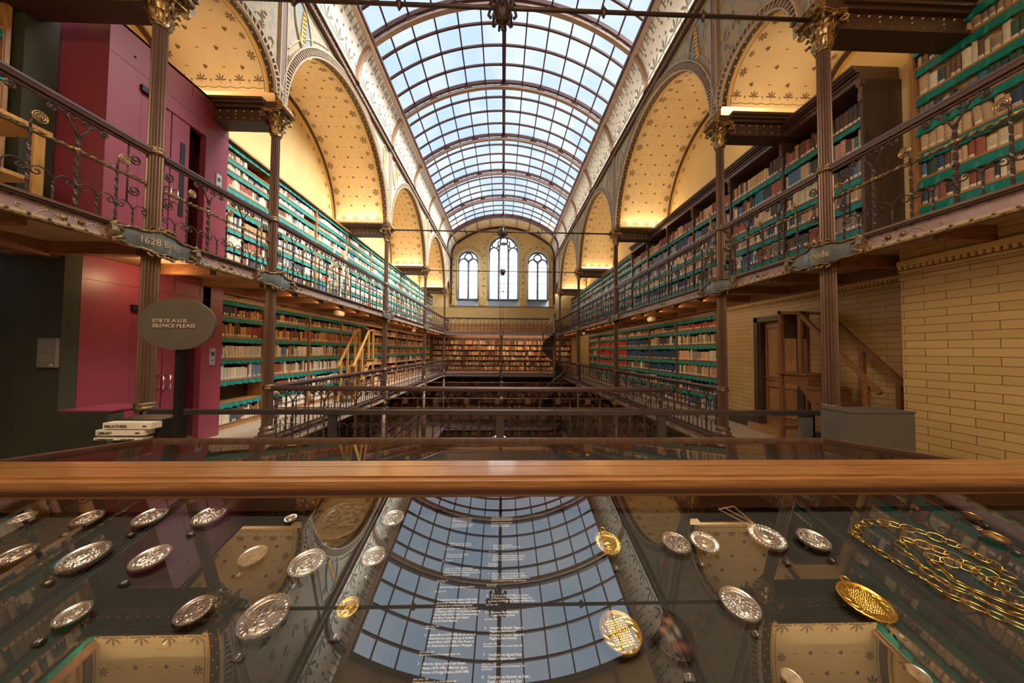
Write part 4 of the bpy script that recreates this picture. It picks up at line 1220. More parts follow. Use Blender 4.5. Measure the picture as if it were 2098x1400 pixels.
def fill(L, z, hmax, T, pal, rr, avg=.066, root=None, rz=0, single=None, x0=.03, empty=None, tags=True, depth=.2, xlim=99, palette2=None):
    x = x0; cnt = 0; p = PAL[pal]
    run = None; lean = 0
    while x < L - .05:
        if empty and empty[0] < x < empty[1]: x = empty[1]; continue
        w = avg * rr.uniform(.5, 1.55)
        if run is None or run[0] <= 0:
            if rr.random() < .3: run = [rr.randint(3, 9), rr.choice(p), avg * rr.uniform(.6, 1.3), hmax * rr.uniform(.7, .95)]
            else: run = [rr.randint(1, 4), None, 0, 0]
        run[0] -= 1
        if run[1] is not None: nm, rgb = run[1]; w = run[2]; h = run[3]
        else: nm, rgb = rr.choice(p); h = hmax * rr.uniform(.62, .96)
        k = rr.uniform(.82, 1.15); rgb = tuple(min(.9, v * k) for v in rgb)
        if x + w > L - .03: break
        if lean <= 0 and rr.random() < .03: lean = rr.randint(2, 5); x += h * .10
        tilt = -.10 if lean > 0 else 0; lean -= 1
        d = depth * rr.uniform(.7, 1.0); tg = (.05 if rr.random() < .8 else 0) if tags else 0
        cnt += 1
        if single and x < xlim and BOOKS[0] < 298:
            put_single(cnt, x, w, h, d, z, tilt, rgb, tg * .9, root, rz, single(nm, cnt, h / hmax), single.__doc__ or 'books')
        else: put_stuff(x, w, h, d, z, tilt, rgb, tg, T)
        x += w + rr.uniform(.001, .006)
    return cnt
def xform(loc, rz):
    c, s_ = cos(rz), sin(rz)
    return lambda p: (loc[0] + c * p[0] - s_ * p[1], loc[1] + s_ * p[0] + c * p[1], loc[2] + p[2])
def bookcase(label, loc, rz, L, boards, top, wood, woodv, pal, seedn, depth=.38, cornice='cornice', corn_h=.12, val=None, avg=.066, single=None, bracket=False, group=None, last=True, pals=None, empty=None, parts=True, plinth=True, xlim=99, tags=True, vh=.135):
    """boards: heights of shelf boards above loc (each carries a row of books); val: set of board numbers under which a valance hangs"""
    o = thing('bookcase', label, 'bookcase', loc, rz, group, 'thing')
    rr = random.Random(seedn); T = xform(loc, rz)
    ob('back_panel', panel_mesh('back', L, top, depth, [m_darkv]), o)
    ob('upright', upright_mesh(top, depth, .07, woodv), o)
    if last: ob('upright', upright_mesh(top, depth, .07, woodv), o, (L, 0, 0))
    if plinth: ob('plinth', panel_mesh('plinth', L, 1, depth, [wood]), o)
    ob('cornice', panel_mesh(cornice, L, corn_h, depth, [wood]), o, (0, 0, top - (corn_h if cornice == 'cornice' else .02)))
    if bracket:
        ob('bracket', panel_mesh('bracket', 1, 1, 1, [wood]), o, (0, 0, top)); 
        if last: ob('bracket', panel_mesh('bracket', 1, 1, 1, [wood]), o, (L, 0, top))
    hs = boards + [top - corn_h]
    for i, z in enumerate(boards):
        ob('shelf', shelf_mesh(L - .07, depth - .03, wood), o, (.035, 0, z))
        if val is None or i in val: ob('valance', valance_mesh(L - .07, vh, (seedn * 7 + i) % 5), o, (.035, 0, z - .042))
        hm = hs[i + 1] - z - .06 - (vh * .55 if (val is None or (i + 1) in val) else 0)
        if hm < .12: continue
        sf = None
        if single:
            row = ORD[len(boards) - 1 - i]
            def sf(nm, c, hr, row=row): return single[0] % (nm, ORD[min(c, 30) - 1], row)
            sf.__doc__ = single[1]
        pl = pals[i % len(pals)] if pals else pal
        fill(L - .0, z, min(hm, .40), T, pl, rr, avg, loc, rz, sf, .05, empty.get(i) if empty else None, depth=depth - .12, xlim=xlim, tags=tags)
    if val is None or len(boards) in val: ob('valance', valance_mesh(L - .07, vh, seedn % 5), o, (.035, 0, top - corn_h))
    return o

HP = PI / 2
# tall case beside the showcase, upper right gallery
bookcase('tall oak bookcase with teal valances, nearest on the right behind the iron railing', (7.12, 5.11, ZF2), -HP, 2.6, [.1, .5, .94, 1.40, 1.86, 2.33, 2.83, 3.34, 3.72], 4.12, m_oak, m_oakv, 'pale', 11, depth=.34, avg=.078, corn_h=.06,
         single=('%s book, %s from the left, %s shelf down of the tall oak case', 'books in the tall oak bookcase'), xlim=1.22, pals=['mix', 'mix', 'mix', 'mix', 'mix', 'mix', 'pale', 'pale', 'pale'], vh=.17)
# right upper gallery: dark cornice cases, then oak ones
yb = [5.36, 6.98, 8.65, 10.4, 12.05, 13.75, 15.45]
for i in range(6):
    L = yb[i + 1] - yb[i]
    bookcase('dark brown bookcase with heavy cornice on the upper right gallery, %s from the near end' % ORD[i], (XS['right'], yb[i + 1], ZF2), -HP, L, [.1, .32, .72, 1.22, 1.66, 2.15, 2.68] if True else [], 3.38, m_dark, m_darkv, 'mix', 40 + i, depth=.68, cornice='cornice_heavy', corn_h=.05, bracket=True,
             val={0, 1, 2, 3, 4, 5, 6}, avg=.07, single=('%s book, %s from the left, %s shelf down, nearest dark cornice bookcase', 'books in the nearest dark bookcase') if i == 0 else None, group='dark bookcases of the upper right gallery', last=(i == 0), pals=['mix', 'mix', 'mix', 'pale', 'mix', 'mix', 'brown'])
yb = [15.5, 17.9, 20.3, 22.6, 24.9, 27.1, 29.4]
for i in range(6):
    bookcase('oak bookcase on the upper right gallery, %s beyond the dark cornice cases' % ORD[i], (XS['right'], yb[i + 1], ZF2), -HP, yb[i + 1] - yb[i], [.1, .5, .92, 1.36, 1.8, 2.24, 2.68, 3.02], 3.4, m_oak, m_oakv, 'mix', 60 + i, group='oak bookcases of the upper right gallery', last=(i == 0))
# left upper gallery
yl = [7.16, 8.95, 11.16, 13.36, 15.75, 18.05, 20.4, 22.7, 25.0, 27.2, 29.4]
for i in range(10):
    bookcase('oak bookcase with teal valances on the upper left gallery, %s beyond the red lift' % ORD[i], (XS['left'], yl[i], ZF2), HP, yl[i + 1] - yl[i], [.1, .5, .92, 1.36, 1.88, 2.34, 2.75, 3.05], 3.44, m_oak, m_oakv, 'cream', 80 + i, corn_h=.06, group='oak bookcases of the upper left gallery', empty={7: (1.0, 9)} if i == 0 else ({6: (1.5, 9)} if i == 1 else None), last=(i == 9))
# left recessed case near the camera
bookcase('oak bookcase at the very left edge on the upper gallery, beside the dark wall', (-7.14, 2.6, ZF2), HP, 1.95, [.1, .62, 1.2, 1.78, 2.36, 2.94, 3.5], 4.1, m_oak, m_oakv, 'pale', 99, depth=.34, vh=.15)
# lower left gallery
yl = [7.2, 8.82, 10.85, 12.95, 15.2, 17.4, 19.6, 21.8, 24.0, 26.2, 28.4]
NUM = {0: '66', 1: '62', 2: '58', 3: '54'}
for i in range(10):
    o = bookcase('oak bookcase on the lower left gallery, %s beyond the red lift' % ORD[i], (-6.6, yl[i], 0), HP, yl[i + 1] - yl[i], [.12, .64, 1.17, 1.68, 2.2, 2.70], 3.2, m_oak, m_oakv, 'cream', 120 + i, val={1, 2, 3, 4, 5, 6} if i < 4 else {3, 4}, corn_h=.14, vh=.12, group='oak bookcases of the lower left gallery', pals=['cream', 'cream', 'cream', 'cream', 'brown', 'brown'] if i < 3 else ['brown'], empty={1: (0.0, 9)} if i == 0 else None, last=(i == 9))
    if i in NUM:
        mb = MB(); mb.box(.55, .75, -.1, -.06, 3.1, 3.2, 0)
        pl = mb.build('number_plate', [m_oakl], o, off=(0, 0, 0))
        tm = text_mesh(NUM[i], .1, m_black, ext=.002); tm.transform(Matrix.Translation((.585, -.103, 3.113)) @ Matrix.Rotation(HP, 4, 'X'))
        ob('number', tm, pl)
# lower right gallery
yl = [9.15, 11.36, 13.54, 16.0, 18.5, 20.75, 23.0]
for i in range(6):
    o = bookcase('oak bookcase on the lower right gallery, %s beyond the brick wall' % ORD[i], (6.42, yl[i + 1], 0), -HP, yl[i + 1] - yl[i], [.12, .62, 1.14, 1.64, 2.17, 2.68], 3.14, m_walnut, m_walnut, 'mix', 140 + i, corn_h=.12, group='oak bookcases of the lower right gallery',
                 pals=[['mix', 'mix', 'mix', 'pale', 'pale', 'crimson'], ['mix', 'mix', 'navy', 'navy', 'mix', 'brown'], ['mix', 'pale', 'pale', 'navy', 'navy', 'brown'], ['brown', 'brown', 'crimson', 'red', 'red', 'brown'], ['mix', 'brown', 'red', 'red', 'crimson', 'brown'], ['brown']][i], last=(i == 0))
    if i == 1:
        mb = MB(); mb.box(1.2, 1.4, -.1, -.06, 3.04, 3.14, 0); pl = mb.build('number_plate', [m_oakl], o, off=(0, 0, 0))
        tm = text_mesh('17', .1, m_black, ext=.002); tm.transform(Matrix.Translation((1.235, -.103, 3.053)) @ Matrix.Rotation(HP, 4, 'X')); ob('number', tm, pl)
# far wall, gallery level and the storey below it
for lev, z0, H in ((0, 0, 3.25), (1, -4.6, 4.3), (2, -8.8, 3.85)):
    n = 9; Wd = 12.8 / n
    for k in range(n):
        nb = [.14, .56, 1.0, 1.5, 2.0, 2.5] if lev == 0 else ([.2, .7, 1.2, 1.72, 2.24, 2.76, 3.3] if lev == 1 else [.2, .75, 1.3, 1.85, 2.4, 2.95])
        nmv = ['far cross gallery', 'storey below the far cross gallery', 'ground floor at the far end'][lev]
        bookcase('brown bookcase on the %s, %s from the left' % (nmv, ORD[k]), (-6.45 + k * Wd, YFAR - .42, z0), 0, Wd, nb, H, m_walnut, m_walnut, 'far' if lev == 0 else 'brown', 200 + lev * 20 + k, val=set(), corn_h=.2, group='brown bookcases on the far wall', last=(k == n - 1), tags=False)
for sd in ('left', 'right'):
    y = 7.0
    for k in range(8):
        L = 2.78
        loc = (-6.6, y, -4.6) if sd == 'left' else (6.45, y + L, -4.6)
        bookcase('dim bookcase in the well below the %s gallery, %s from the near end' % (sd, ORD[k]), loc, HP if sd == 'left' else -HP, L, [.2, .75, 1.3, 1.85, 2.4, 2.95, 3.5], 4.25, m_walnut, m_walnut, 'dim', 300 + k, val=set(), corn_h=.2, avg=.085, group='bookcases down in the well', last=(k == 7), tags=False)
        y += L
# the mass of remaining books as one object
me = bpy.data.meshes.new('books'); me.from_pydata(SV, [], SF); me.materials.append(m_book)
ca = me.color_attributes.new('Col', 'FLOAT_COLOR', 'POINT'); ca.data.foreach_set('color', np.array(SC, dtype=np.float32).ravel())
me.update()
tag(ob('books', me), 'rows of books of many colours filling all remaining shelves of the hall', 'books', None, 'stuff')
# ---------------------------------------------------------------- red lift (both storeys) on the left
lf = thing('lift_enclosure', 'oxblood red lift enclosure rising through both left galleries', 'lift', (-6.25, 5.9, 0), 0, None, 'thing')
xf = -6.25
mb = MB()
def face(y0, y1, z0, z1, d=0.0, mi=0): mb.box(xf - .12, xf + d, y0, y1, z0, z1, mi)
# lower storey: panels around a recessed landing door
face(4.8, 5.44, 0, 3.3); face(5.44, 6.2, 2.75, 3.3); face(6.2, 6.85, 2.75, 3.3); face(6.68, 7.15, 0, 3.3); face(5.44, 6.68, 2.55, 2.75)
mb.box(-7.1, xf - .12, 7.1, 7.15, 0, 3.3, 0)
mb.box(-6.46, xf - .1, 4.78, 4.85, 0, 3.3, 0)
for y in (5.6, 6.1, 6.6): mb.box(xf, xf + .003, y, y + .012, 2.98, 3.27, 1)
mb.box(xf, xf + .003, 4.8, 7.15, 2.93, 2.938, 1)
mb.build('lower_panels', [m_red, m_redd], lf)
mb = MB()
face(4.99, 5.44, 3.5, 7.22); face(5.44, 6.62, 6.35, 7.22); face(6.62, 7.14, 3.5, 7.22); face(5.0, 7.14, 7.2, 7.23)
mb.box(-7.15, xf - .12, 4.99, 5.05, 3.5, 7.22); mb.box(-7.15, xf - .12, 7.09, 7.14, 3.5, 7.22); mb.box(-7.15, xf, 4.99, 7.14, 7.18, 7.22)
for y in (5.55, 6.3): mb.box(xf, xf + .003, y, y + .012, 6.95, 7.22, 1)
mb.box(xf, xf + .003, 4.99, 7.14, 6.62, 6.628, 1); mb.ball((xf, 5.33, 6.82), .02, 1, 6, 4)
mb.build('upper_panels', [m_red, m_redd], lf)
for z0, z1, zn in ((0, 2.55, 'lower'), (3.5, 6.35, 'upper')):
    d = MB(); d.box(xf - .1, xf - .02, 5.46, 5.95, z0 + .02, z1); lfl = d.build('door_leaf', [m_red], lf)
    d = MB(); d.box(xf - .1, xf - .02, 5.97, 6.3, z0 + .02, z1); lf2 = d.build('door_leaf', [m_red], lf)
    d = MB(); d.box(xf - .35, xf - .3, 6.3, 6.68, z0, z1); d.box(xf - .3, xf - .05, 6.3, 6.33, z0, z1); d.build('door_recess', [m_redd], lf)  # dark colour stands in for the shade inside the door recess
    hz = z0 + 1.28
    for y, pr in ((5.9, lfl), (6.02, lf2)):
        h = MB(); h.tube([(xf - .02, y, hz - .12), (xf + .08, y, hz - .12), (xf + .08, y, hz + .12), (xf - .02, y, hz + .12)], .014, 6); h.build('handle', [m_chrome], pr)
    if z0 > 3:
        w_ = MB(); w_.box(xf - .03, xf - .012, 6.13, 6.22, 4.45, 5.9); w_.build('vision_slot', [m_black], lf2)
    c = MB(); c.box(xf - .02, xf + .04, 5.42, 5.56, z1 - .02, z1 + .08); c.bar((xf + .03, 5.5, z1 + .02), (xf + .03, 5.85, z1 - .04), .03, .03); c.build('door_closer', [m_black], lf)
    p = MB(); zz = z0 + (1.55 if z0 < 3 else 1.85)
    p.box(xf, xf + .02, 6.86, 6.98, zz, zz + .36); pl = p.build('call_plate', [m_plate], lf)
    p = MB(); p.box(xf + .02, xf + .026, 6.89, 6.95, zz + .2, zz + .28); p.ball((xf + .022, 6.92, zz + .1), .018, 0, 8, 4); p.build('buttons', [m_steel], pl)
# notice on the green wall
nt_ = MB(); nt_.box(-6.49, -6.24, 4.56, 4.6, 1.62, 2.03); o = tag(nt_.build('wall_notice', [m_notice]), 'small grey notice panel on the blackish green wall left of the red lift', 'notice')
nt_ = MB()
for k in range(9): nt_.box(-6.465, -6.28 - (k % 3) * .02, 4.556, 4.56, 1.98 - k * .033, 1.985 - k * .033)
nt_.box(-6.31, -6.27, 4.556, 4.56, 1.64, 1.67); nt_.build('print', [m_signt], o)
# oak trolley on the upper left gallery
tr = thing('display_table', 'yellow oak table with pale top behind the upper left railing', 'table', (-6.2, 3.4, ZF2), 0)
mb = MB(); mb.box(-6.75, -5.95, 2.4, 4.22, 4.66, 4.72); mb.build('top', [m_oakl], tr)
mb = MB(); mb.box(-6.7, -6.0, 2.45, 4.15, 4.725, 4.74); mb.build('liner', [m_white], tr)
mb = MB(); mb.box(-6.7, -6.0, 2.45, 4.12, 4.0, 4.05); mb.build('lower_shelf', [m_oakl], tr)
mb = MB(); mb.box(-6.65, -6.05, 2.5, 4.05, 4.052, 4.068); mb.build('shelf_liner', [m_white], tr)
for x in (-6.7, -6.06):
    for y in (2.45, 4.08):
        mb = MB(); mb.box(x, x + .08, y, y + .1, 3.5, 4.66); mb.build('leg', [m_oakl], tr)

# ---------------------------------------------------------------- library steps
def steps(label, loc, rz, wood, mirror=1):
    # local: ascends along +y, width along x (0..0.6), platform at the +y end
    o = thing('library_steps', label, 'steps', loc, rz, 'wooden library steps')
    T = [(.25, 0), (.5, .2), (.77, .42), (1.03, .62), (1.27, .82)]
    W = .58
    for z, y in T:
        mb = MB(); mb.box(-.03, W + .03, y - .03, y + .22, z - .03, z); mb.build('tread', [m_walnut], o, off=(0, 0, 0))
        mb = MB(); mb.prism([(0, z + .0), (W, z), (W, z + .22), (W * .68, z + .22)] if False else [(.03, z), (W - .03, z), (W - .03, z + .2), (.03, z + .2)], lambda a, b, d: (a, d, b), y + .17, y + .19, 0)
        mb.build('riser', [m_walnut], o, off=(0, 0, 0))
    mb = MB(); mb.box(-.04, W + .04, 1.0, 1.62, 1.48, 1.52); mb.build('platform', [m_walnut], o, off=(0, 0, 0))
    for x in (0, W - .04):
        mb = MB(); mb.prism([(-.08, 0), (.18, 0), (1.2, 1.28), (1.5, 1.30), (1.5, 1.48), (1.02, 1.48), (1.0, 1.3), (.78, 1.28), (.76, 1.05), (.58, 1.03), (.56, .79), (.4, .77), (.38, .52), (.18, .5), (.16, .27), (-.06, .25)], lambda a, b, d: (d, a, b), x, x + .04, 0)
        mb.build('stringer', [wood], o, off=(0, 0, 0))
        for y, z0, z1 in ((.05, .2, 1.44), (.55, .8, 2.0), (1.12, 1.5, 2.62)):
            mb = MB(); mb.box(x - .01, x + .05, y, y + .06, z0, z1); mb.build('baluster', [wood], o, off=(0, 0, 0))
        mb = MB(); mb.box(x - .01, x + .055, 1.54, 1.6, 0, 2.76); mb.build('back_post', [wood], o, off=(0, 0, 0))
        mb = MB(); mb.bar((x + .02, -.1, 1.3), (x + .02, 1.18, 2.68), .06, .06); mb.bar((x + .02, 1.17, 2.67), (x + .02, 1.62, 2.74), .06, .06); mb.build('handrail', [wood], o, off=(0, 0, 0))
    mb = MB(); mb.box(.03, W - .03, 1.56, 1.585, 2.2, 2.76); mb.build('back_board', [m_darkv], o, off=(0, 0, 0))
    mb = MB(); mb.box(.0, W, 1.57, 1.59, .35, .42); mb.build('stretcher', [wood], o, off=(0, 0, 0))
    return o
steps('brown wooden library steps with handrails against the right brick wall', (5.68, 4.68, 0), 0, m_walnut)
steps('yellow oak library steps standing before the lower left bookcases', (-5.95, 11.6, 0), 0, m_oakl)
def ladder(label, loc, rz, wood):
    o = thing('step_ladder', label, 'ladder', loc, rz, 'ladders on the upper galleries')
    for x in (0, .42):
        mb = MB(); mb.bar((x, .0, 0), (x, .42, 1.75), .06, .05, (1, 0, 0)); mb.build('front_rail', [wood], o, off=(0, 0, 0))
        mb = MB(); mb.bar((x, .95, 0), (x, .47, 1.75), .05, .045, (1, 0, 0)); mb.build('back_rail', [wood], o, off=(0, 0, 0))
        mb = MB(); mb.bar((x, .42, 1.75), (x, .5, 2.15), .045, .045, (1, 0, 0)); mb.build('handle_post', [wood], o, off=(0, 0, 0))
    for k in range(6):
        z = .25 + .27 * k; mb = MB(); mb.box(-.0, .42, z * .24 - .06, z * .24 + .1, z, z + .03); mb.build('tread', [wood], o, off=(0, 0, 0))
    mb = MB(); mb.box(-.02, .44, .4, .54, 1.74, 1.78); mb.build('top', [wood], o, off=(0, 0, 0))
    return o
ladder('tan wooden step ladder on the upper right gallery, seen beside the second column', (5.55, 7.7, ZF2), 0, m_ribt)
ladder('pale wooden step ladder on the upper left gallery before the sunlit books', (-6.1, 10.9, ZF2), 0, m_lamp)

# ---------------------------------------------------------------- spiral stair in the far right corner
sp = thing('spiral_stair', 'dark iron spiral staircase in the far right corner of the galleries', 'staircase', (4.2, 25.4, -4.6), 0, None, 'thing')
mb = MB(); mb.tube([(4.2, 25.4, -4.6), (4.2, 25.4, 4.9)], .12, 12); mb.ball((4.2, 25.4, 4.95), .14); mb.build('pole', [m_ironb], sp)
NT = 46
for k in range(NT):
    a = PI * .1 + k * .235; z = -4.6 + (k + 1) * 8.1 / NT
    mb = MB(); pts = [(4.2 + r_ * cos(a + d), 25.4 + r_ * sin(a + d)) for r_, d in ((.1, 0), (.98, -.02), (.98, .25), (.1, .2))]
    mb.prism(pts, lambda p, q, d: (p, q, d), z - .03, z, 0); mb.prism([(4.2 + r_ * cos(a), 25.4 + r_ * sin(a)) for r_ in (.1, .98)] + [(4.2 + r_ * cos(a + .02), 25.4 + r_ * sin(a + .02)) for r_ in (.98, .1)], lambda p, q, d: (p, q, d), z - .17, z - .03, 0)
    if k % 2 == 0: mb.tube([(4.2 + .96 * cos(a), 25.4 + .96 * sin(a), z), (4.2 + .96 * cos(a), 25.4 + .96 * sin(a), z + .9)], .014, 4)
    mb.build('tread', [m_iron], sp)
mb = MB(); mb.tube([(4.2 + .97 * cos(PI * .1 + k * .1175), 25.4 + .97 * sin(PI * .1 + k * .1175), -4.6 + (k / 2 + 1) * 8.1 / NT + .92) for k in range(2 * NT)], .035, 6); mb.build('handrail', [m_ribt], sp)

# ---------------------------------------------------------------- low steel barrier behind the showcase
br = thing('barrier', 'low dark steel and glass barrier across the hall behind the showcase', 'barrier', (0, 4.45, 0), 0)
mb = MB(); mb.box(-4.8, 4.7, 4.40, 4.50, 1.005, 1.065); mb.build('top_rail', [m_steel], br)
for x in (-2.35, -.03, 2.27):
    mb = MB(); mb.box(x - .055, x + .055, 4.42, 4.47, 0, 1.02); mb.box(x - .1, x + .1, 4.36, 4.53, 0, .02); mb.build('post', [m_steel], br)
for a, b in ((-4.7, -2.41), (-2.29, -.09), (.03, 2.21), (2.33, 4.28)):
    mb = MB(); mb.add([(a, 4.445, .1), (b, 4.445, .1), (b, 4.445, 1.0), (a, 4.445, 1.0)], [(0, 1, 2, 3)]); mb.build('glass_panel', [m_clear], br)
for x in (-4.92, 4.30):
    mb = MB(); mb.box(x, x + .22, 4.43, 4.47, 0, 1.03); mb.box(x + (.0 if x < 0 else .19), x + (.03 if x < 0 else .22), 4.43, 4.62, 0, 1.03); mb.build('end_panel', [m_grey], br)
o = thing('plinth_box', 'plain grey lacquered box standing right of the barrier before the brick wall', 'plinth', (4.6, 3.85, 0), 0)
mb = MB(); mb.box(4.22, 5.03, 3.7, 4.06, 0, 1.18); mb.build('body', [m_grey], o)
mb = MB(); mb.box(4.21, 5.04, 3.69, 4.07, 1.18, 1.195); mb.build('top', [m_grey], o)

# ---------------------------------------------------------------- silence sign and the stack of title blocks
sg = thing('standing_sign', 'taupe oval sign on a black pole asking for silence, left of the showcase', 'sign', (-2.62, 2.6, 0), 0)
mb = MB(); mb.box(-2.645, -2.6, 2.61, 2.65, .02, 1.95); mb.build('pole', [m_black], sg)
mb = MB(); mb.lathe([(.22, 0), (.22, .02), (.04, .03)], 24, (-2.62, 2.63, 0)); mb.build('foot', [m_black], sg)
mb = MB(); mb.prism([(-2.62 + .302 * cos(k * PI / 32), 2.096 + .207 * sin(k * PI / 32)) for k in range(64)], lambda a, b, d: (a, d, b), 2.585, 2.61, 0)
fc = mb.build('oval_plate', [m_sign], sg)
tm = text_mesh('STILTE A.U.B.\nSILENCE PLEASE', .041, m_signt, ext=.0015, spacing=.98, bold=.0003, xs=1.17)
tm.transform(Matrix.Translation((-2.805, 2.582, 2.108)) @ Matrix.Rotation(.0, 4, 'Y') @ Matrix.Rotation(HP, 4, 'X'))
for v in tm.vertices: v.co = v.co - Vector(sg.location)
ob('lettering', tm, fc)
bs = thing('title_block_stand', 'stack of white title blocks on a black stand left of the showcase', 'stand', (-3.1, 2.8, 0), 0)
mb = MB(); mb.box(-3.25, -2.87, 2.74, 2.96, 0, 1.3); mb.build('stand', [m_black], bs)
for x0, x1, z0, z1, t, sz, t2 in ((-3.243, -2.86, 1.232, 1.29, 'BIBLIOTHEEK', .03, '0001'), (-3.297, -2.915, 1.180, 1.232, 'LIBRARY', .03, '0002'), (-3.31, -3.125, 1.142, 1.170, 'CUYPERSBIBLIOTHEEK', .014, ''), (-3.118, -2.927, 1.142, 1.170, 'CUYPERS LIBRARY', .014, '')):
    mb = MB(); mb.box(x0, x1, 2.66, 2.74, z0 + .008, z1, 0); bl = mb.build('title_block', [m_lamp if False else m_notice if False else m_wing], bs)
    tm = text_mesh(t, sz, m_black, ext=.001); tm.transform(Matrix.Translation((x0 + .015 - bs.location[0], 2.658 - bs.location[1], (z0 + z1) / 2 - sz * .3)) @ Matrix.Rotation(HP, 4, 'X')); ob('lettering', tm, bl)
    if t2:
        tm = text_mesh(t2, .018, m_black, ext=.001); tm.transform(Matrix.Translation((x1 - .07 - bs.location[0], 2.658 - bs.location[1], (z0 + z1) / 2 - .004)) @ Matrix.Rotation(HP, 4, 'X')); ob('lettering', tm, bl)

# ---------------------------------------------------------------- the gabled glass showcase
TN, TF = math.radians(7.7), math.radians(6.8)
ZR = EYE - .327; Y1, Y2 = .81, .945
vc = thing('showcase', 'gabled oak and glass table showcase of medals filling the foreground', 'showcase', (0, .8, 0), 0)
XL_, XR_ = -1.56, 1.53
mb = MB()
mb.box(XL_ - .15, XR_ + .15, .902, Y2, ZR - .055, ZR, 0); mb.box(XL_ - .15, XR_ + .15, .835, .9, ZR - .055, ZR - .0005, 0)
mb.box(XL_ - .15, XR_ + .15, .812, .834, ZR - .055, ZR - .006, 0)
mb.build('ridge_beam', [m_table], vc)
mb = MB()
mb.box(XL_ - .15, XR_ + .15, .80, .813, ZR - .06, ZR - .022, 0); mb.box(XL_ - .15, XR_ + .15, .79, .802, ZR - .066, ZR - .034, 0); mb.box(XL_ - .15, XR_ + .15, .945, .952, ZR - .06, ZR - .02, 0)
mb.build('ridge_moulding', [m_tabled], vc)
def near(u, v, n=0.0):   # slope facing the camera: v up the slope, n above glass
    return (u, .81 + v * cos(TN) - n * sin(TN), EYE - .355 + v * sin(TN) + n * cos(TN))
def farp(u, v, n=0.0):   # slope facing the hall: v runs away and down
    return (u, .945 + v * cos(TF) + n * sin(TF), EYE - .355 - v * sin(TF) + n * cos(TF))
mb = MB(); mb.add([near(XL_, -.80), near(XR_, -.80), near(XR_, -.012), near(XL_, -.012)], [(0, 1, 2, 3)]); mb.build('near_pane', [m_caseglass], vc)
mb = MB(); mb.add([farp(XL_, .0), farp(XR_, .0), farp(XR_, .51), farp(XL_, .51)], [(3, 2, 1, 0)]); mb.build('far_pane', [m_caseglass], vc)
BD = -.05
mb = MB(); mb.add([near(XL_, -.85, BD), near(XR_, -.85, BD), near(XR_, .12, BD), near(XL_, .12, BD)], [(0, 1, 2, 3)])
mb.add([farp(XL_, -.1, BD), farp(XR_, -.1, BD), farp(XR_, .55, BD), farp(XL_, .55, BD)], [(3, 2, 1, 0)])
mb.build('base_cloth', [m_cloth], vc)
def sbox(m, fn, u0, u1, v0, v1, n0, n1, mi=0):
    vs = [fn(u, v, n) for u in (u0, u1) for v in (v0, v1) for n in (n0, n1)]
    m.add(vs, [(0, 1, 3, 2), (4, 6, 7, 5), (0, 4, 5, 1), (2, 3, 7, 6), (0, 2, 6, 4), (1, 5, 7, 3)], mi)
mb = MB()
sbox(mb, farp, XL_ - .03, XR_ + .03, .505, .535, -.05, .012)
mb.build('far_rail', [m_rail], vc)
for u0, u1 in ((XL_ - .03, XL_ + .012), (XR_ - .012, XR_ + .03)):
    mb = MB(); sbox(mb, farp, u0, u1, 0, .535, -.06, .012); sbox(mb, near, u0, u1, -.85, 0, -.06, .012); mb.build('end_rail', [m_rail], vc)
mb = MB(); sbox(mb, near, XL_ - .03, XR_ + .03, -.85, -.80, -.06, .012); mb.build('near_rail', [m_table], vc)
mb = MB(); mb.box(XL_, XR_, .02, 1.44, 1.12, 1.34); mb.box(XL_, XL_ + .03, .02, 1.44, 1.3, 1.44); mb.box(XR_ - .03, XR_, .02, 1.44, 1.3, 1.44); mb.build('cabinet_body', [m_table], vc)
for x in (XL_ + .1, XR_ - .1):
    for y in (.12, 1.3):
        mb = MB(); mb.lathe([(.04, 0), (.06, .05), (.035, .12), (.05, .6), (.06, 1.0), (.07, 1.12)], 14, (x, y, 0)); mb.build('leg', [m_table], vc)

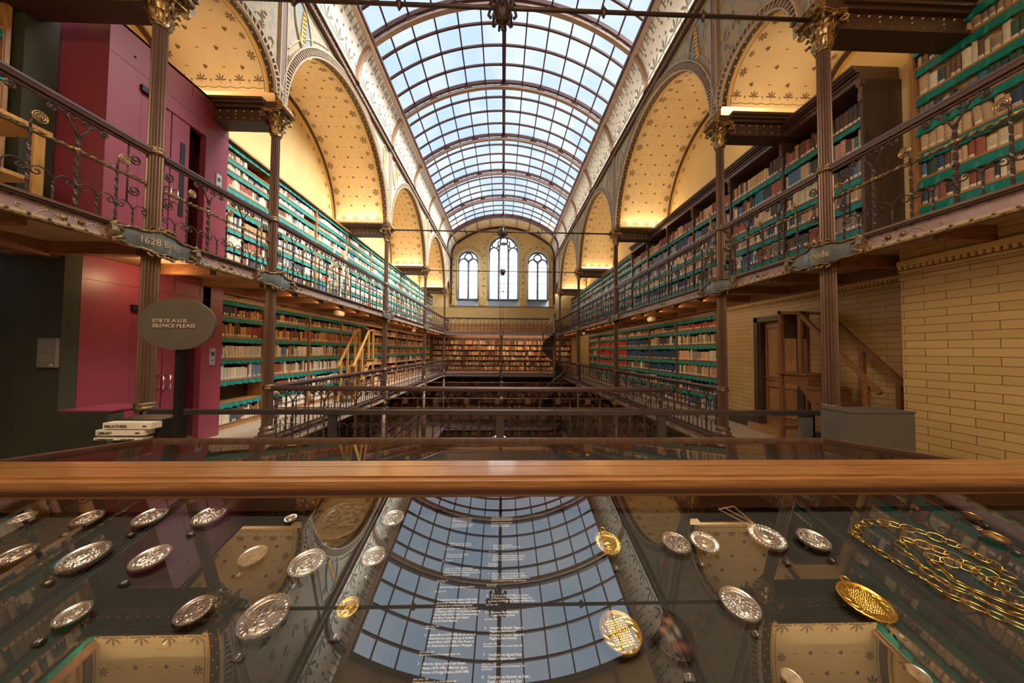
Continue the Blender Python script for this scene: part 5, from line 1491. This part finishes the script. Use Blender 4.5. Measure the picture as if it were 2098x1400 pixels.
# medals ---------------------------------------------------------
NB = BD + .004
def place(u, v, n, extra=0.0, spin=0.0):
    """matrix of an object lying on the near slope"""
    o = Vector(near(u, v, n))
    return Matrix.Translation(o) @ Matrix.Rotation(TN + extra, 4, 'X') @ Matrix.Rotation(spin, 4, 'Z')
def vnoise(X, Y, sc, rr):
    G = rr.rand(64, 64); x = (X * sc + 200) % 63; y = (Y * sc + 200) % 63
    i = x.astype(int); j = y.astype(int); fx = x - i; fy = y - j; fx = fx * fx * (3 - 2 * fx); fy = fy * fy * (3 - 2 * fy)
    return (G[i, j] * (1 - fx) + G[i + 1, j] * fx) * (1 - fy) + (G[i, j + 1] * (1 - fx) + G[i + 1, j + 1] * fx) * fy
def relief(kind, seedn, X, Y):
    """height map on the unit disc"""
    rr = np.random.RandomState(seedn); H = np.zeros_like(X); rad = np.hypot(X, Y); th = np.arctan2(Y, X)
    def g(cx, cy, sx, sy, rot=0, k=6.0):     # domed blob with a crisp edge
        d = np.sqrt((((X - cx) * cos(rot) + (Y - cy) * sin(rot)) / sx) ** 2 + ((-(X - cx) * sin(rot) + (Y - cy) * cos(rot)) / sy) ** 2)
        return np.clip((1 - d) * k, 0, 1) * (.55 + .45 * np.sqrt(np.clip(1 - d * d, 0, 1)))
    mx = np.maximum
    H = mx(H, .55 * (rad > .93))
    ridged = lambda sc: 1 - np.abs(2 * vnoise(X, Y, sc, rr) - 1)
    if kind not in ('plain', 'text', 'crest'):
        H = mx(H, .28 * (np.sin(th * 52 + rr.rand() * 6) > -.1) * (np.abs(rad - .83) < .055) * (np.sin(th * 23) > -.75) * (np.abs(th + 1.57) > .4))
        H = mx(H, .2 * (np.abs(rad - .75) < .012))
    if kind == 'bust':
        f = rr.choice([-1, 1])
        hair = g(-.07 * f, .26, .27, .33) * (.62 + .38 * ridged(9))
        face = g(.10 * f, .22, .19, .27) * .95
        H = mx(H, hair * .85); H = mx(H, face); H = mx(H, .95 * g(.29 * f, .17, .05, .07)); H = mx(H, .6 * g(.22 * f, .32, .10, .03)); H = mx(H, .75 * g(-.14 * f, .0, .15, .3) * (.6 + .4 * ridged(11)))
        H = mx(H, .7 * g(.03 * f, -.1, .14, .22)); H = mx(H, g(0, -.48, .5, .3) * (.5 + .5 * ridged(6)) * (rad < .73)); H = mx(H, .95 * g(.0, -.27, .3, .07, .2 * f) * (.6 + .4 * np.sin(X * 60) ** 2))
    elif kind == 'busts':
        for dx in (-.17, .2):
            H = mx(H, .8 * g(dx - .05, .27, .2, .3) * (.6 + .4 * ridged(10))); H = mx(H, .95 * g(dx + .06, .22, .14, .22)); H = mx(H, .9 * g(dx + .2, .18, .04, .06)); H = mx(H, .65 * g(dx, -.08, .1, .2)); H = mx(H, .9 * g(dx - .05, -.42, .34, .26) * (.5 + .5 * ridged(7)) * (rad < .73))
    elif kind == 'figures':
        H = mx(H, .3 * ridged(7) * (rad < .72) * (Y < .35))
        for dx in rr.uniform(-.5, .5, 5):
            a = rr.uniform(-.35, .35); h_ = rr.uniform(.3, .42)
            H = mx(H, .85 * g(dx, -.05, .13, h_, a) * (.6 + .4 * ridged(12))); H = mx(H, g(dx + .35 * sin(-a), .36 + rr.uniform(-.06, .08), .085, .10)); H = mx(H, .8 * g(dx + .1, .08, .24, .045, rr.uniform(-1, 1))); H = mx(H, .75 * g(dx - .04, -.4, .05, .25, rr.uniform(-.4, .4)))
        H = mx(H, .55 * (np.abs(Y + .5) < .03) * (rad < .72)); H = mx(H, .4 * (np.sin(X * 40) > 0) * (np.abs(Y + .62) < .04) * (rad < .7))
    elif kind == 'crest':
        H = mx(H, .75 * (np.abs(rad - .80) < .12) * (.45 + .55 * (np.sin(th * 26 + rad * 9) > -.2)) * (.6 + .4 * ridged(14)))
        H = mx(H, .7 * g(0, 0, .42, .5, 0, 14) * (.55 + .45 * ridged(6))); H = mx(H, .95 * g(0, .12, .2, .24)); H = mx(H, .9 * g(0, -.3, .26, .16) * (.6 + .4 * ridged(9)))
    elif kind == 'text':
        rows = np.floor(Y / .105).astype(int); ph = rr.rand(64) * 6
        m = (np.abs((Y / .105) % 1 - .5) < .27) * (np.sin(X * 62 + ph[(rows + 20) % 64]) + .6 * np.sin(X * 27 + rows) > -.2)
        H = mx(H, .22 * m * (np.abs(Y) < .62) * (np.abs(X) < .30 + .28 * np.sqrt(np.clip(.6 - Y * Y, 0, 1))))
        H = mx(H, .2 * (np.sin(th * 14 + rad * 26) > .45) * (np.abs(rad - .78) < .09))
    return H
def medal(label, u, v, r, kind, mat, seedn, extra=0.10, n_up=.012, rim=True, loop=False, rope=False, spin=0.0, asp=1.0):
    na, nr = 132, 46
    a = np.linspace(0, 2 * PI, na, endpoint=False); q = np.linspace(0, 1, nr)
    A, Q = np.meshgrid(a, q); X = Q * np.cos(A); Y = Q * np.sin(A)
    H = relief(kind, seedn, X, Y) * r * .13
    th = r * .09
    rows = []
    for i in range(nr):
        rows.append([(r * X[i, j] * asp, r * Y[i, j], th + H[i, j]) for j in range(na)])
    mb = MB(); mb.grid(rows, 0, smooth=True, closed=True)
    mb.grid([rows[-1], [(r * cos(t) * asp, r * sin(t), 0) for t in a]], 0, smooth=True, closed=True)
    o = ob('medal', mb.mesh('medal', [mat]))
    o.matrix_world = place(u, v, NB + n_up, extra, spin)
    tag(o, label, 'medal', 'medals in the showcase')
    def sub(name, m, mats): return ob(name, m.mesh(name, mats), o)
    if rope:
        m = MB(); n_ = 56
        m.tube([(r * asp * 1.0 * cos(t), r * 1.0 * sin(t), th) for t in [2 * PI * k / n_ for k in range(n_)]], .0022, 5, 0, closed=True, rad=[.0032 if k % 2 else .0021 for k in range(n_)]); sub('rope_rim', m, [m_gold])
    if loop:
        m = MB(); m.tube([(.006 * cos(t), r + .006 + .007 * sin(t), th * .7) for t in [k * PI / 7 for k in range(14)]], .0018, 5, 0, closed=True); m.ball((0, r + .001, th * .7), .003, 0, 6, 4); sub('loop', m, [mat])
    m = MB()
    for d in (-.5, .5): m.tube([(r * d * asp, -r * .82, -.001), (r * d * asp, -r * .86, -.008), (r * d * asp, -r * .90, .002)], .0009, 4)
    sub('pin', m, [m_black])
    return o
ML = [
 (-1.1027, -.0475, .0205, 'figures', m_silvd, 'small dull silver medal at the upper left corner of the showcase'),
 (-.9548, -.051, .026, 'figures', m_silvd, 'dull silver medal, second from the left in the top row'),
 (-.8177, -.0477, .0305, 'figures', m_silver, 'bright silver medal with a crowded scene, third in the top row'),
 (-.6854, -.046, .032, 'figures', m_silver, 'bright silver medal with standing figures, fourth in the top row'),
 (-.9529, -.16, .027, 'figures', m_silvd, 'rosy silver medal cut by the left picture edge'),
 (-.8148, -.1656, .0345, 'figures', m_silver, 'large bright silver medal with sharp relief, middle row left'),
 (-.6839, -.1711, .0295, 'figures', m_silver, 'silver medal with a landscape scene beside the large bright one'),
 (-.6818, -.2839, .0205, 'bust', m_silver, 'small silver medal with broad rim, lower left'),
 (-.4962, -.2808, .0245, 'bust', m_silvd, 'dark silver portrait medal left of the biggest medal'),
 (-.4928, -.0551, .0135, 'crest', m_silver, 'tiny silver medal in the top row'),
 (-.2535, -.0591, .0245, 'bust', m_silver, 'small bright silver portrait medal at the top beside the roof reflection'),
 (-.491, -.1681, .0235, 'plain', m_silver, 'plain smooth silver disc without relief'),
 (-.3738, -.1885, .031, 'busts', m_silver, 'silver medal with two busts above number five'),
 (-.2528, -.1729, .0225, 'bust', m_silver, 'pale silver portrait medal above number four'),
 (-.3759, -.2932, .035, 'bust', m_silvd, 'biggest silver portrait medal with lettered rim, above number seven'),
 (-.2513, -.2802, .0175, 'bust', m_gold, 'small gold portrait medal above number eight'),
 (.2258, -.1456, .0305, 'crest', m_gold, 'oval gold pendant medal with wreath rim right of the captions'),
 (.3724, -.1463, .028, 'figures', m_silvd, 'dark silver medal left of the rosy one'),
 (.4346, -.1453, .028, 'crest', m_silver, 'pale rosy silver medal lying in the arch reflection'),
 (.5818, -.1326, .035, 'crest', m_silver, 'silver medal with folded wire hanger at its top'),
 (.6789, -.1403, .029, 'figures', m_silver, 'silver medal at the right of the one with the wire hanger'),
 (.4042, -.2853, .0295, 'figures', m_silver, 'silver medal with two standing figures, lower right'),
 (.1837, -.3281, .031, 'text', m_gold, 'engraved gold medal with text next to the painted miniature'),
 (1.1551, -.0651, .015, 'plain', m_bronze, 'small bronze medal in the far right corner'),
 (1.0992, -.1383, .0195, 'text', m_bronze, 'bronze medal with a loop beside the gold chain'),
 (.6248, -.2844, .0345, 'text', m_gold, 'engraved gold medal with rope rim below the gold chain'),
 (.395, -.392, .012, 'plain', m_silver, 'sliver of a silver medal at the bottom edge, right of the painted miniature'),
 (.575, -.3905, .012, 'plain', m_silver, 'sliver of a silver medal at the bottom edge, far right'),
 (-.86, -.262, .016, 'crest', m_bronze, 'small gilt medal cut by the left edge in the bottom row'),
]
for i, (u, v, r, kd, mt, lab) in enumerate(ML):
    loop = i in (16, 24, 25); rope = i == 25
    o = medal(lab, u, v, r, kd, mt, 50 + i, loop=loop, rope=rope, asp=.86 if i == 16 else 1.0, spin=.1 * ((i * 7) % 5 - 2))
    if i == 19:
        m = MB(); P = [(-.012, r_ := .034, .004), (-.045, .085, .006), (-.002, .088, .008), (.004, .036, .004), (-.028, .088, .007)]
        for a, b in zip(P, P[1:]): m.tube([a, b], .0018, 5)
        m.tube([P[1], P[2]], .002, 5)
        ob('wire_hanger', m.mesh('wire_hanger', [m_ribt]), o)
# openwork relief medallion
mb = MB()
rr = random.Random(5); mb.lathe([(.0, .0), (.05, .0), (.052, .004), (.05, .006), (.047, .004)], 48, cap=False)
for k in range(34):
    cx, cy = rr.uniform(-.02, .03), rr.uniform(-.02, .035); L_ = rr.uniform(.01, .03); a = rr.uniform(0, PI)
    mb.tube([(cx + (t - .5) * L_ * cos(a) + .004 * sin(t * 7), cy + (t - .5) * L_ * sin(a) + .004 * cos(t * 6), .005 + .006 * sin(t * PI)) for t in [i / 6 for i in range(7)]], rr.uniform(.0015, .0035), 5)
o = ob('openwork_medallion', mb.mesh('openwork_medallion', [M('smoky resin relief', (.05, .042, .036), .4, .2)])); o.matrix_world = place(-.3712, -.0681, NB + .014, .2)
tag(o, 'dark see-through relief medallion with ragged top, upper left centre', 'medallion')
# painted oval miniature with two sitters
mb = MB(); na, nr = 72, 40; rows = []
for i in range(nr):
    q = i / (nr - 1); rows.append([(.0335 * q * cos(t) * .92, .0365 * q * sin(t), .004 * (1 - q * q) + .002) for t in [2 * PI * k / na for k in range(na)]])
rows.append([(.0335 * cos(t) * .92, .0365 * sin(t), 0) for t in [2 * PI * k / na for k in range(na)]])
mb.grid(rows, 0, closed=True); me = mb.mesh('portrait_miniature', [attr_mat('miniature paint', .75, .15)])
ca = me.color_attributes.new('Col', 'FLOAT_COLOR', 'POINT')
def blob(p, c, sx, sy): return math.exp(-((p[0] - c[0]) / sx) ** 2 - ((p[1] - c[1]) / sy) ** 2)
for k, v_ in enumerate(me.vertices):
    p = (v_.co.x / .0335, v_.co.y / .0365); col = np.array([.012, .010, .0095])
    for c, sx, sy, cc in (((.0, .42), .2, .22, (.40, .22, .14)), ((-.38, .05), .17, .19, (.42, .24, .15)), ((.22, .0), .12, .2, (.30, .29, .29)), ((-.2, -.28), .2, .13, (.28, .26, .25)), ((.1, -.55), .36, .14, (.22, .09, .06)), ((-.05, .62), .24, .13, (.05, .03, .02)), ((-.42, .24), .2, .12, (.08, .045, .03))):
        w_ = min(1, 1.3 * blob(p, c, sx, sy)); col = col * (1 - w_) + np.array(cc) * .6 * w_
    ca.data[k].color = (*col, 1)
o = ob('portrait_miniature', me); o.matrix_world = place(.2636, -.3296, NB + .012, .1, -.1)
tag(o, 'dark oval painted miniature of two sitters right of the engraved gold medal', 'painting')
mb = MB(); mb.tube([(.0335 * cos(t) * .92, .0365 * sin(t), .002) for t in [2 * PI * k / 60 for k in range(60)]], .001, 5, closed=True); ob('rim', mb.mesh('rim', [m_black]), o)

# number tags
TAGS = [(-.955, -.0898, '12'), (-.8137, -.0917, '11'), (-.6873, -.0904, '10'), (-.8195, -.2134, '40'), (-.684, -.2155, '13'), (-.4916, -.202, '2'), (-.4996, -.3228, '6'), (-.3771, -.3434, '7'), (-.3736, -.1269, '3'), (-.2553, -.1051, '1'), (-.3731, -.2286, '5'), (-.2525, -.2117, '4'), (-.2531, -.3176, '8'), (.2262, -.1966, '1'), (.401, -.1911, '4'), (.577, -.189, '2'), (.4018, -.3249, '5'), (.2616, -.3802, '7'), (.6752, -.1856, '3'), (1.1591, -.0893, '9'), (1.0955, -.1715, '8'), (.627, -.3327, '6'), (-.6903, -.3165, '14')]
TW = ['under the second medal of the top row', 'under the third medal of the top row', 'under the fourth medal of the top row', 'under the large bright silver medal', 'under the landscape medal', 'under the plain silver disc', 'under the dark silver portrait', 'under the biggest silver portrait', 'beside the see-through medallion', 'under the top portrait medal beside the roof reflection', 'under the medal with two busts', 'under the pale portrait medal', 'under the small gold portrait', 'under the gold pendant medal', 'under the rosy silver medal', 'under the medal with the wire hanger', 'under the medal with two standing figures', 'under the painted miniature', 'under the silver medal right of the wire hanger', 'in the far right corner under the small bronze', 'beside the bronze medal with loop', 'under the rope-rimmed gold medal', 'below the small lower left medal']
for (u, v, t), w in zip(TAGS, TW):
    m = MB(); m.prism([(-.0042, 0), (.0042, 0), (.0042, .0045), (-.0042, .002)], lambda a, b, d: (d, a, b), -.0075, .0075, 0)
    o = ob('number_tag', m.mesh('number_tag', [m_black])); o.matrix_world = place(u, v, NB, 0)
    tag(o, 'little black wedge numbered %s %s' % (t, w), 'number tag', 'number tags in the showcase')
    tm = text_mesh(t, .0085, m_white, 'CENTER'); tm.transform(Matrix.Translation((0, -.0028, .0040)) @ Matrix.Rotation(.25, 4, 'X')); ob('numeral', tm, o)

# gold chain
PATHS = [
 [(.8445, -.3246), (.8353, -.3119), (.8261, -.2969), (.8177, -.2843), (.8051, -.2694), (.804, -.2521), (.8039, -.228), (.8037, -.2018), (.8007, -.1755), (.8003, -.1444), (.8019, -.1158), (.8525, -.0793), (.8938, -.0737), (.933, -.0772), (.9479, -.0923), (.9706, -.107), (.9854, -.1316), (.9949, -.1497), (.9932, -.1737), (.9951, -.194), (.9867, -.2171), (.9852, -.2348), (.9843, -.2442)],
 [(.8732, -.3082), (.8546, -.2928), (.8488, -.2768), (.847, -.2634), (.8367, -.2527), (.8346, -.238), (.8324, -.2226), (.842, -.2003), (.8525, -.1763), (.8637, -.1503), (.9012, -.1278), (.9157, -.141), (.9298, -.1537), (.9399, -.1683), (.9398, -.1888), (.9425, -.204), (.9489, -.2205), (.9488, -.2399), (.9659, -.2548)],
 [(.8985, -.2936), (.8749, -.2706), (.864, -.2567), (.8593, -.2422), (.8655, -.2192), (.8706, -.2007), (.8895, -.1768), (.9033, -.1883), (.9166, -.1993), (.9294, -.21), (.9202, -.2318), (.9144, -.2504), (.9408, -.2508), (.931, -.2749)]]
mb = MB(); alt = 0
for P in PATHS:
    Q = [Vector(near(u, v, NB + .004)) for u, v in P]
    d = [0]
    for a, b in zip(Q, Q[1:]): d.append(d[-1] + (b - a).length)
    s_ = .004; 
    while s_ < d[-1] - .004:
        k = max(i for i in range(len(d)) if d[i] <= s_); t = (s_ - d[k]) / max(1e-6, d[k + 1] - d[k]); c = Q[k].lerp(Q[k + 1], t); dr = (Q[k + 1] - Q[k]).normalized()
        nrm = Vector((0, -sin(TN), cos(TN))); sd_ = nrm.cross(dr).normalized()
        ang = .2 + (alt % 2) * .8 + .2 * sin(alt * 2.1); w_ = sd_ * cos(ang) + nrm * sin(ang) * .8
        rad = .0088
        pts = [c + dr * (.0138 * cos(q)) + w_ * (rad * sin(q)) for q in [i * PI / 7 for i in range(14)]]
        mb.tube(pts, .0012, 6, 0, closed=True); s_ += .0205; alt += 1
o = mb.build('gold_chain', [m_gold]); tag(o, 'long gold chain of open oval links lying in loops at the right of the showcase', 'chain')

# caption films with white lettering
def caption(label, u0, u1, v0, v1, items):
    o = thing('caption_film', label, 'caption', near((u0 + u1) / 2, (v0 + v1) / 2, BD + .003), 0, 'caption films in the showcase')
    mb = MB(); sbox(mb, near, u0, u1, v0, v1, BD + .0015, BD + .003); mb.build('film', [m_film], o)
    for (u, v, size, txt, it) in items:
        tm = text_mesh(txt, size, m_white, shear=.22 if it else 0, spacing=1.0, xs=.78)
        tm.transform(place(u, v, BD + .0036)); tm.transform(Matrix.Translation(-Vector(o.location))); ob('lettering', tm, o)
TS, SS = .0053, .0035
small = 'lorem'
caption('left black caption film with white italic titles in the middle of the showcase', -.126, -.030, -.46, -.03, [
 (-.121, -.041, SS, 'Geschiedenispenningen en vorsten, vrienden\nen geleerden uit de zeventiende eeuw, in zilver\nen goud geslagen of gedreven ter herinnering\naan vrede, huwelijk, geboorte en overlijden\nen bewaard in de verzameling van het museum\n\nHistory medals, sovereigns, friends and learned\nmen of the seventeenth century, struck or chased\nin silver and gold in memory of peace, marriage,\nbirth and death, kept in the museum collection', False),
 (-.111, -.125, TS, 'Willem II, prins van Oranje\n(1626-1650) en Maria Stuart', True), (-.119, -.141, SS, 'zilver | silver, 1641', False),
 (-.111, -.156, TS, 'Maria Stuart (1631-1660),\nPrincess of Orange', True), (-.119, -.170, SS, 'zilver | silver, 1654\nNG-VG-1-600', False),
 (-.118, -.190, TS, '', True), (-.110, -.190, TS, 'Frederik V, koning van Bohemen\n(1596-1632) | Frederick V (1596-1632),\nElisabeth Stuart (1596-1662) and their Son\nFrederick Henry (1614-1629)', True), (-.119, -.217, SS, 'zilver | silver, 1629\nNG-VG-1-460', False),
 (-.111, -.232, TS, 'Hendrik Casimir van Nassau (1607-?)', True), (-.119, -.240, SS, 'zilver | silver, 1640', False),
 (-.110, -.257, TS, 'Koning Karel I van Engeland (1600-1649)\nen koningin Henrietta Maria (1609-1669),\npenning op het vredesverdrag tussen\nEngeland en de Republiek | King Charles I\nof England (1600-1649) and Queen Henrietta\nMaria (1609-1669), Medal Commemorating\nthe Peace Treaty between England\nand the Dutch Republic', True), (-.119, -.302, SS, 'zilver | silver, 1632\nNG-VG-1-501', False),
 (-.118, -.316, TS, '6', True), (-.111, -.316, TS, 'Agneta Block (1629-1704), die als eerste in\nNederland een ananas wist op te kweken\nAgneta Block (1629-1704), First Person in\nthe Netherlands to Cultivate a Pineapple', True), (-.119, -.340, SS, 'zilver | silver, 1700\nSchenking van mevrouw J.M. van Gelder-Nijhoff, 1985', False),
 (-.118, -.356, TS, '7', True), (-.111, -.356, TS, 'Albertine Agnes, prinses van Oranje-\nNassau (1634-1696) | Albertine Agnes,\nPrincess of Orange-Nassau (1634-1696)', True), (-.119, -.374, SS, 'zilver | silver, 1696\nSchenking van mevrouw J.M. van Gelder-Nijhoff, 1985\nNG-VG-1-1714', False)])
caption('right black caption film with upright white titles in the middle of the showcase', -.028, .063, -.46, -.03, [
 (-.024, -.041, SS, 'Familiepenningen werden gegeven bij geboorte,\nhuwelijk, jubileum en overlijden. Ze zijn vaak\ngegraveerd en soms gedreven in zilver of goud\ndoor zilversmeden in Amsterdam en elders\n\nFamily medals were given at births, weddings,\nanniversaries and deaths. They were often\nengraved and sometimes chased in silver\nor gold by silversmiths in Amsterdam\nand elsewhere in the Dutch Republic', False),
 (-.025, -.131, TS, '1', False), (-.017, -.131, TS, 'Geboorte te Hoogmade\nBirth of Adriaan Jacob van Foreest\nin Hoogmade', False), (-.026, -.148, SS, 'zilver | silver', False),
 (-.025, -.160, TS, '2', False), (-.017, -.160, TS, 'Geboortepenning van Isaac Pontanus en\nHendrik van Beek | Wooden Penny of\nIsaac Pontanus and Hendrik van Beek', False), (-.026, -.179, SS, 'Wouter Muller\nzilver | silver, 1674\nNG-VG-1-1201', False),
 (-.025, -.204, TS, '3', False), (-.017, -.204, TS, 'Penning, door Isaac Pontanus aan zijn\nkleinzoon gegeven vanwege zijn achtste\nverjaardag | Medal Given by Isaac Pontanus\nto his Grandson on his Eighth Birthday', False), (-.026, -.227, SS, 'goud | gold, 1682\nNG-VG-1-1333', False),
 (-.025, -.250, TS, '4', False), (-.017, -.250, TS, '25-jarig huwelijk van Willem van Citters\nen Maria Kien | Twenty-fifth Wedding Anni-\nversary of Willem van Citters and Maria Kien', False), (-.026, -.267, SS, 'zilver | silver, 1738', False),
 (-.025, -.281, TS, '5', False), (-.017, -.281, TS, 'Algemene huwelijkspenning\nGeneral Wedding Medal', False), (-.026, -.292, SS, 'zilver | silver, 1650', False),
 (-.025, -.307, TS, '6', False), (-.017, -.307, TS, 'Huwelijk van Hendrik Tigges en\nMagdalena Anna Poortey\nWedding of Hendrik Tigges and\nMagdalena Anna Poortey', False), (-.026, -.330, SS, 'zilver | silver, 1692\nSchenking van mevrouw J.M. van Gelder-Nijhoff, 1985', False),
 (-.025, -.346, TS, '7', False), (-.017, -.346, TS, 'Overlijden van Agneta Deutz\nDeath of Agneta Deutz', False), (-.026, -.357, SS, 'zilver | silver, 1692\nBruikleen van de Regenten van het Deutzenhofje, 1925\nNG-VH-0275', False),
 (-.025, -.374, TS, '8', False), (-.017, -.374, TS, 'Overlijden van Elisabeth van Dam |\nDeath of Elisabeth van Dam', False)])

# ---------------------------------------------------------------- lights of the hall, and added fill lights
def area(name, loc, rot, sx, sy, power, col, spread=None):
    l = bpy.data.lights.new(name, 'AREA'); l.shape = 'RECTANGLE'; l.size = sx; l.size_y = sy; l.energy = power; l.color = col
    if spread: l.spread = spread
    o = ob(name, l, None, loc); o.rotation_euler = rot; return o
WARM = (1.0, .76, .46)
for sd in ('left', 'right'):
    s = SG[sd]; xm = (5.1 + 7.1) / 2 * s
    for i, y in enumerate(YC):
        for d in (-1, 1):
            if (i == 0 and d == 1) or (i == 1 and d == -1) or (i == 4 and d == 1): p = 3.5
            else: p = 20
            area('cove_light', (xm, y + d * .30, 7.30), (0, PI, 0) if False else (PI - d * .5 * -1 * -1, 0, 0), 1.9, .05, p, WARM)
for sd in ('left', 'right'):   # added fill strips hidden behind the gallery girders, brightening the lower bookcases
    s = SG[sd]
    for y in (10.2, 16.9, 23.6):
        area('gallery_fill_strip', (XC[sd] + .14 * s, y, 3.22), (0, -s * 1.0, 0), .06, 5.6, 13 if sd == 'left' else 10, (1, .66, .36))
for x in (-5.9,):
    l = bpy.data.lights.new('gallery_fill_light', 'POINT'); l.energy = 8; l.color = (1, .66, .34); l.shadow_soft_size = .03
    ob('gallery_fill_light', l, None, (x * .96, 5.6 if x > 0 else 5.4, 3.05))  # added fill light under the left gallery, without a fixture
area('near_room_fill', (0, -.9, 7.5), (.25, 0, 0), 5, 1.5, 260, (1, .82, .62))  # added fill for the foreground, out of view behind the camera
area('far_gallery_fill', (0, 27.2, 3.22), (1.0, 0, 0), 9, .06, 55, (1, .66, .38))  # added fill strip hidden behind the far girder, lighting the shelves
area('well_area_light', (0, 20, -4.5), (0, 0, 0), 6, 8, 160, (1, .66, .42))  # wide area light facing down into the well
area('case_lamp', (0, .80, EYE - .37), (.9, 0, 0), 3.0, .012, 4.0, (1, .86, .68))
for x in (-4.72, 4.62):
    area('cornice_fill_light', (x, 17, ZCOR1 + .06), (0, PI + (.55 if x < 0 else -.55) * -1, 0), .05, 20, 24, (1, .92, .80))  # added strip light that brightens the cove, not a fitting of the cornice
sun = bpy.data.lights.new('sun', 'SUN'); sun.energy = 46.0; sun.angle = math.radians(60); sun.color = (1, .96, .90)
o = ob('sun', sun); o.rotation_euler = (math.radians(6), math.radians(43), 0)
w = bpy.data.worlds.new('World'); sc.world = w; w.use_nodes = True
nt = w.node_tree; bg = nt.nodes['Background']
st = nt.nodes.new('ShaderNodeTexSky'); st.sky_type = 'HOSEK_WILKIE'; st.turbidity = 4; st.sun_direction = (.5, -.2, .8)
mxn = nt.nodes.new('ShaderNodeMixRGB'); mxn.inputs['Fac'].default_value = .6; mxn.inputs['Color2'].default_value = (.75, .88, 1.0, 1)
nt.links.new(st.outputs['Color'], mxn.inputs['Color1']); nt.links.new(mxn.outputs['Color'], bg.inputs['Color'])
bg.inputs['Strength'].default_value = .85

# ---------------------------------------------------------------- scale to metres
for o in list(COL.objects):
    if o.parent is None:
        if o.type == 'LIGHT':
            o.location = Vector(o.location) * S
            if o.data.type == 'AREA': o.data.size *= S; o.data.size_y *= S
        else:
            o.location = Vector(o.location) * S; o.scale = Vector(o.scale) * S

# ---------------------------------------------------------------- camera and view
pit, yaw, rol, F = .0303, -.0291, .0076, 641.7
fwd = Vector((-sin(yaw) * cos(pit), cos(yaw) * cos(pit), sin(pit))); rt = Vector((cos(yaw), sin(yaw), 0)); up = rt.cross(fwd)
a = cos(rol) * rt + sin(rol) * up; b = -sin(rol) * rt + cos(rol) * up
cd = bpy.data.cameras.new('camera'); cam = bpy.data.objects.new('camera', cd); COL.objects.link(cam)
mw = Matrix(((a.x, b.x, -fwd.x, 0), (a.y, b.y, -fwd.y, 0), (a.z, b.z, -fwd.z, EYE * S), (0, 0, 0, 1)))
cam.matrix_world = mw
cd.sensor_width = 36; cd.lens = 36 * F / 2098; cd.clip_start = .01; cd.clip_end = 200
sc.camera = cam
sc.view_settings.view_transform = 'Standard'; sc.view_settings.look = 'None'; sc.view_settings.gamma = 1; sc.view_settings.exposure = 0.45
sc.view_settings.use_curve_mapping = False
sc.cycles.use_denoising = True
sc.cycles.max_bounces = 8; sc.cycles.transparent_max_bounces = 12; sc.cycles.diffuse_bounces = 4
sc.cycles.sample_clamp_indirect = 6
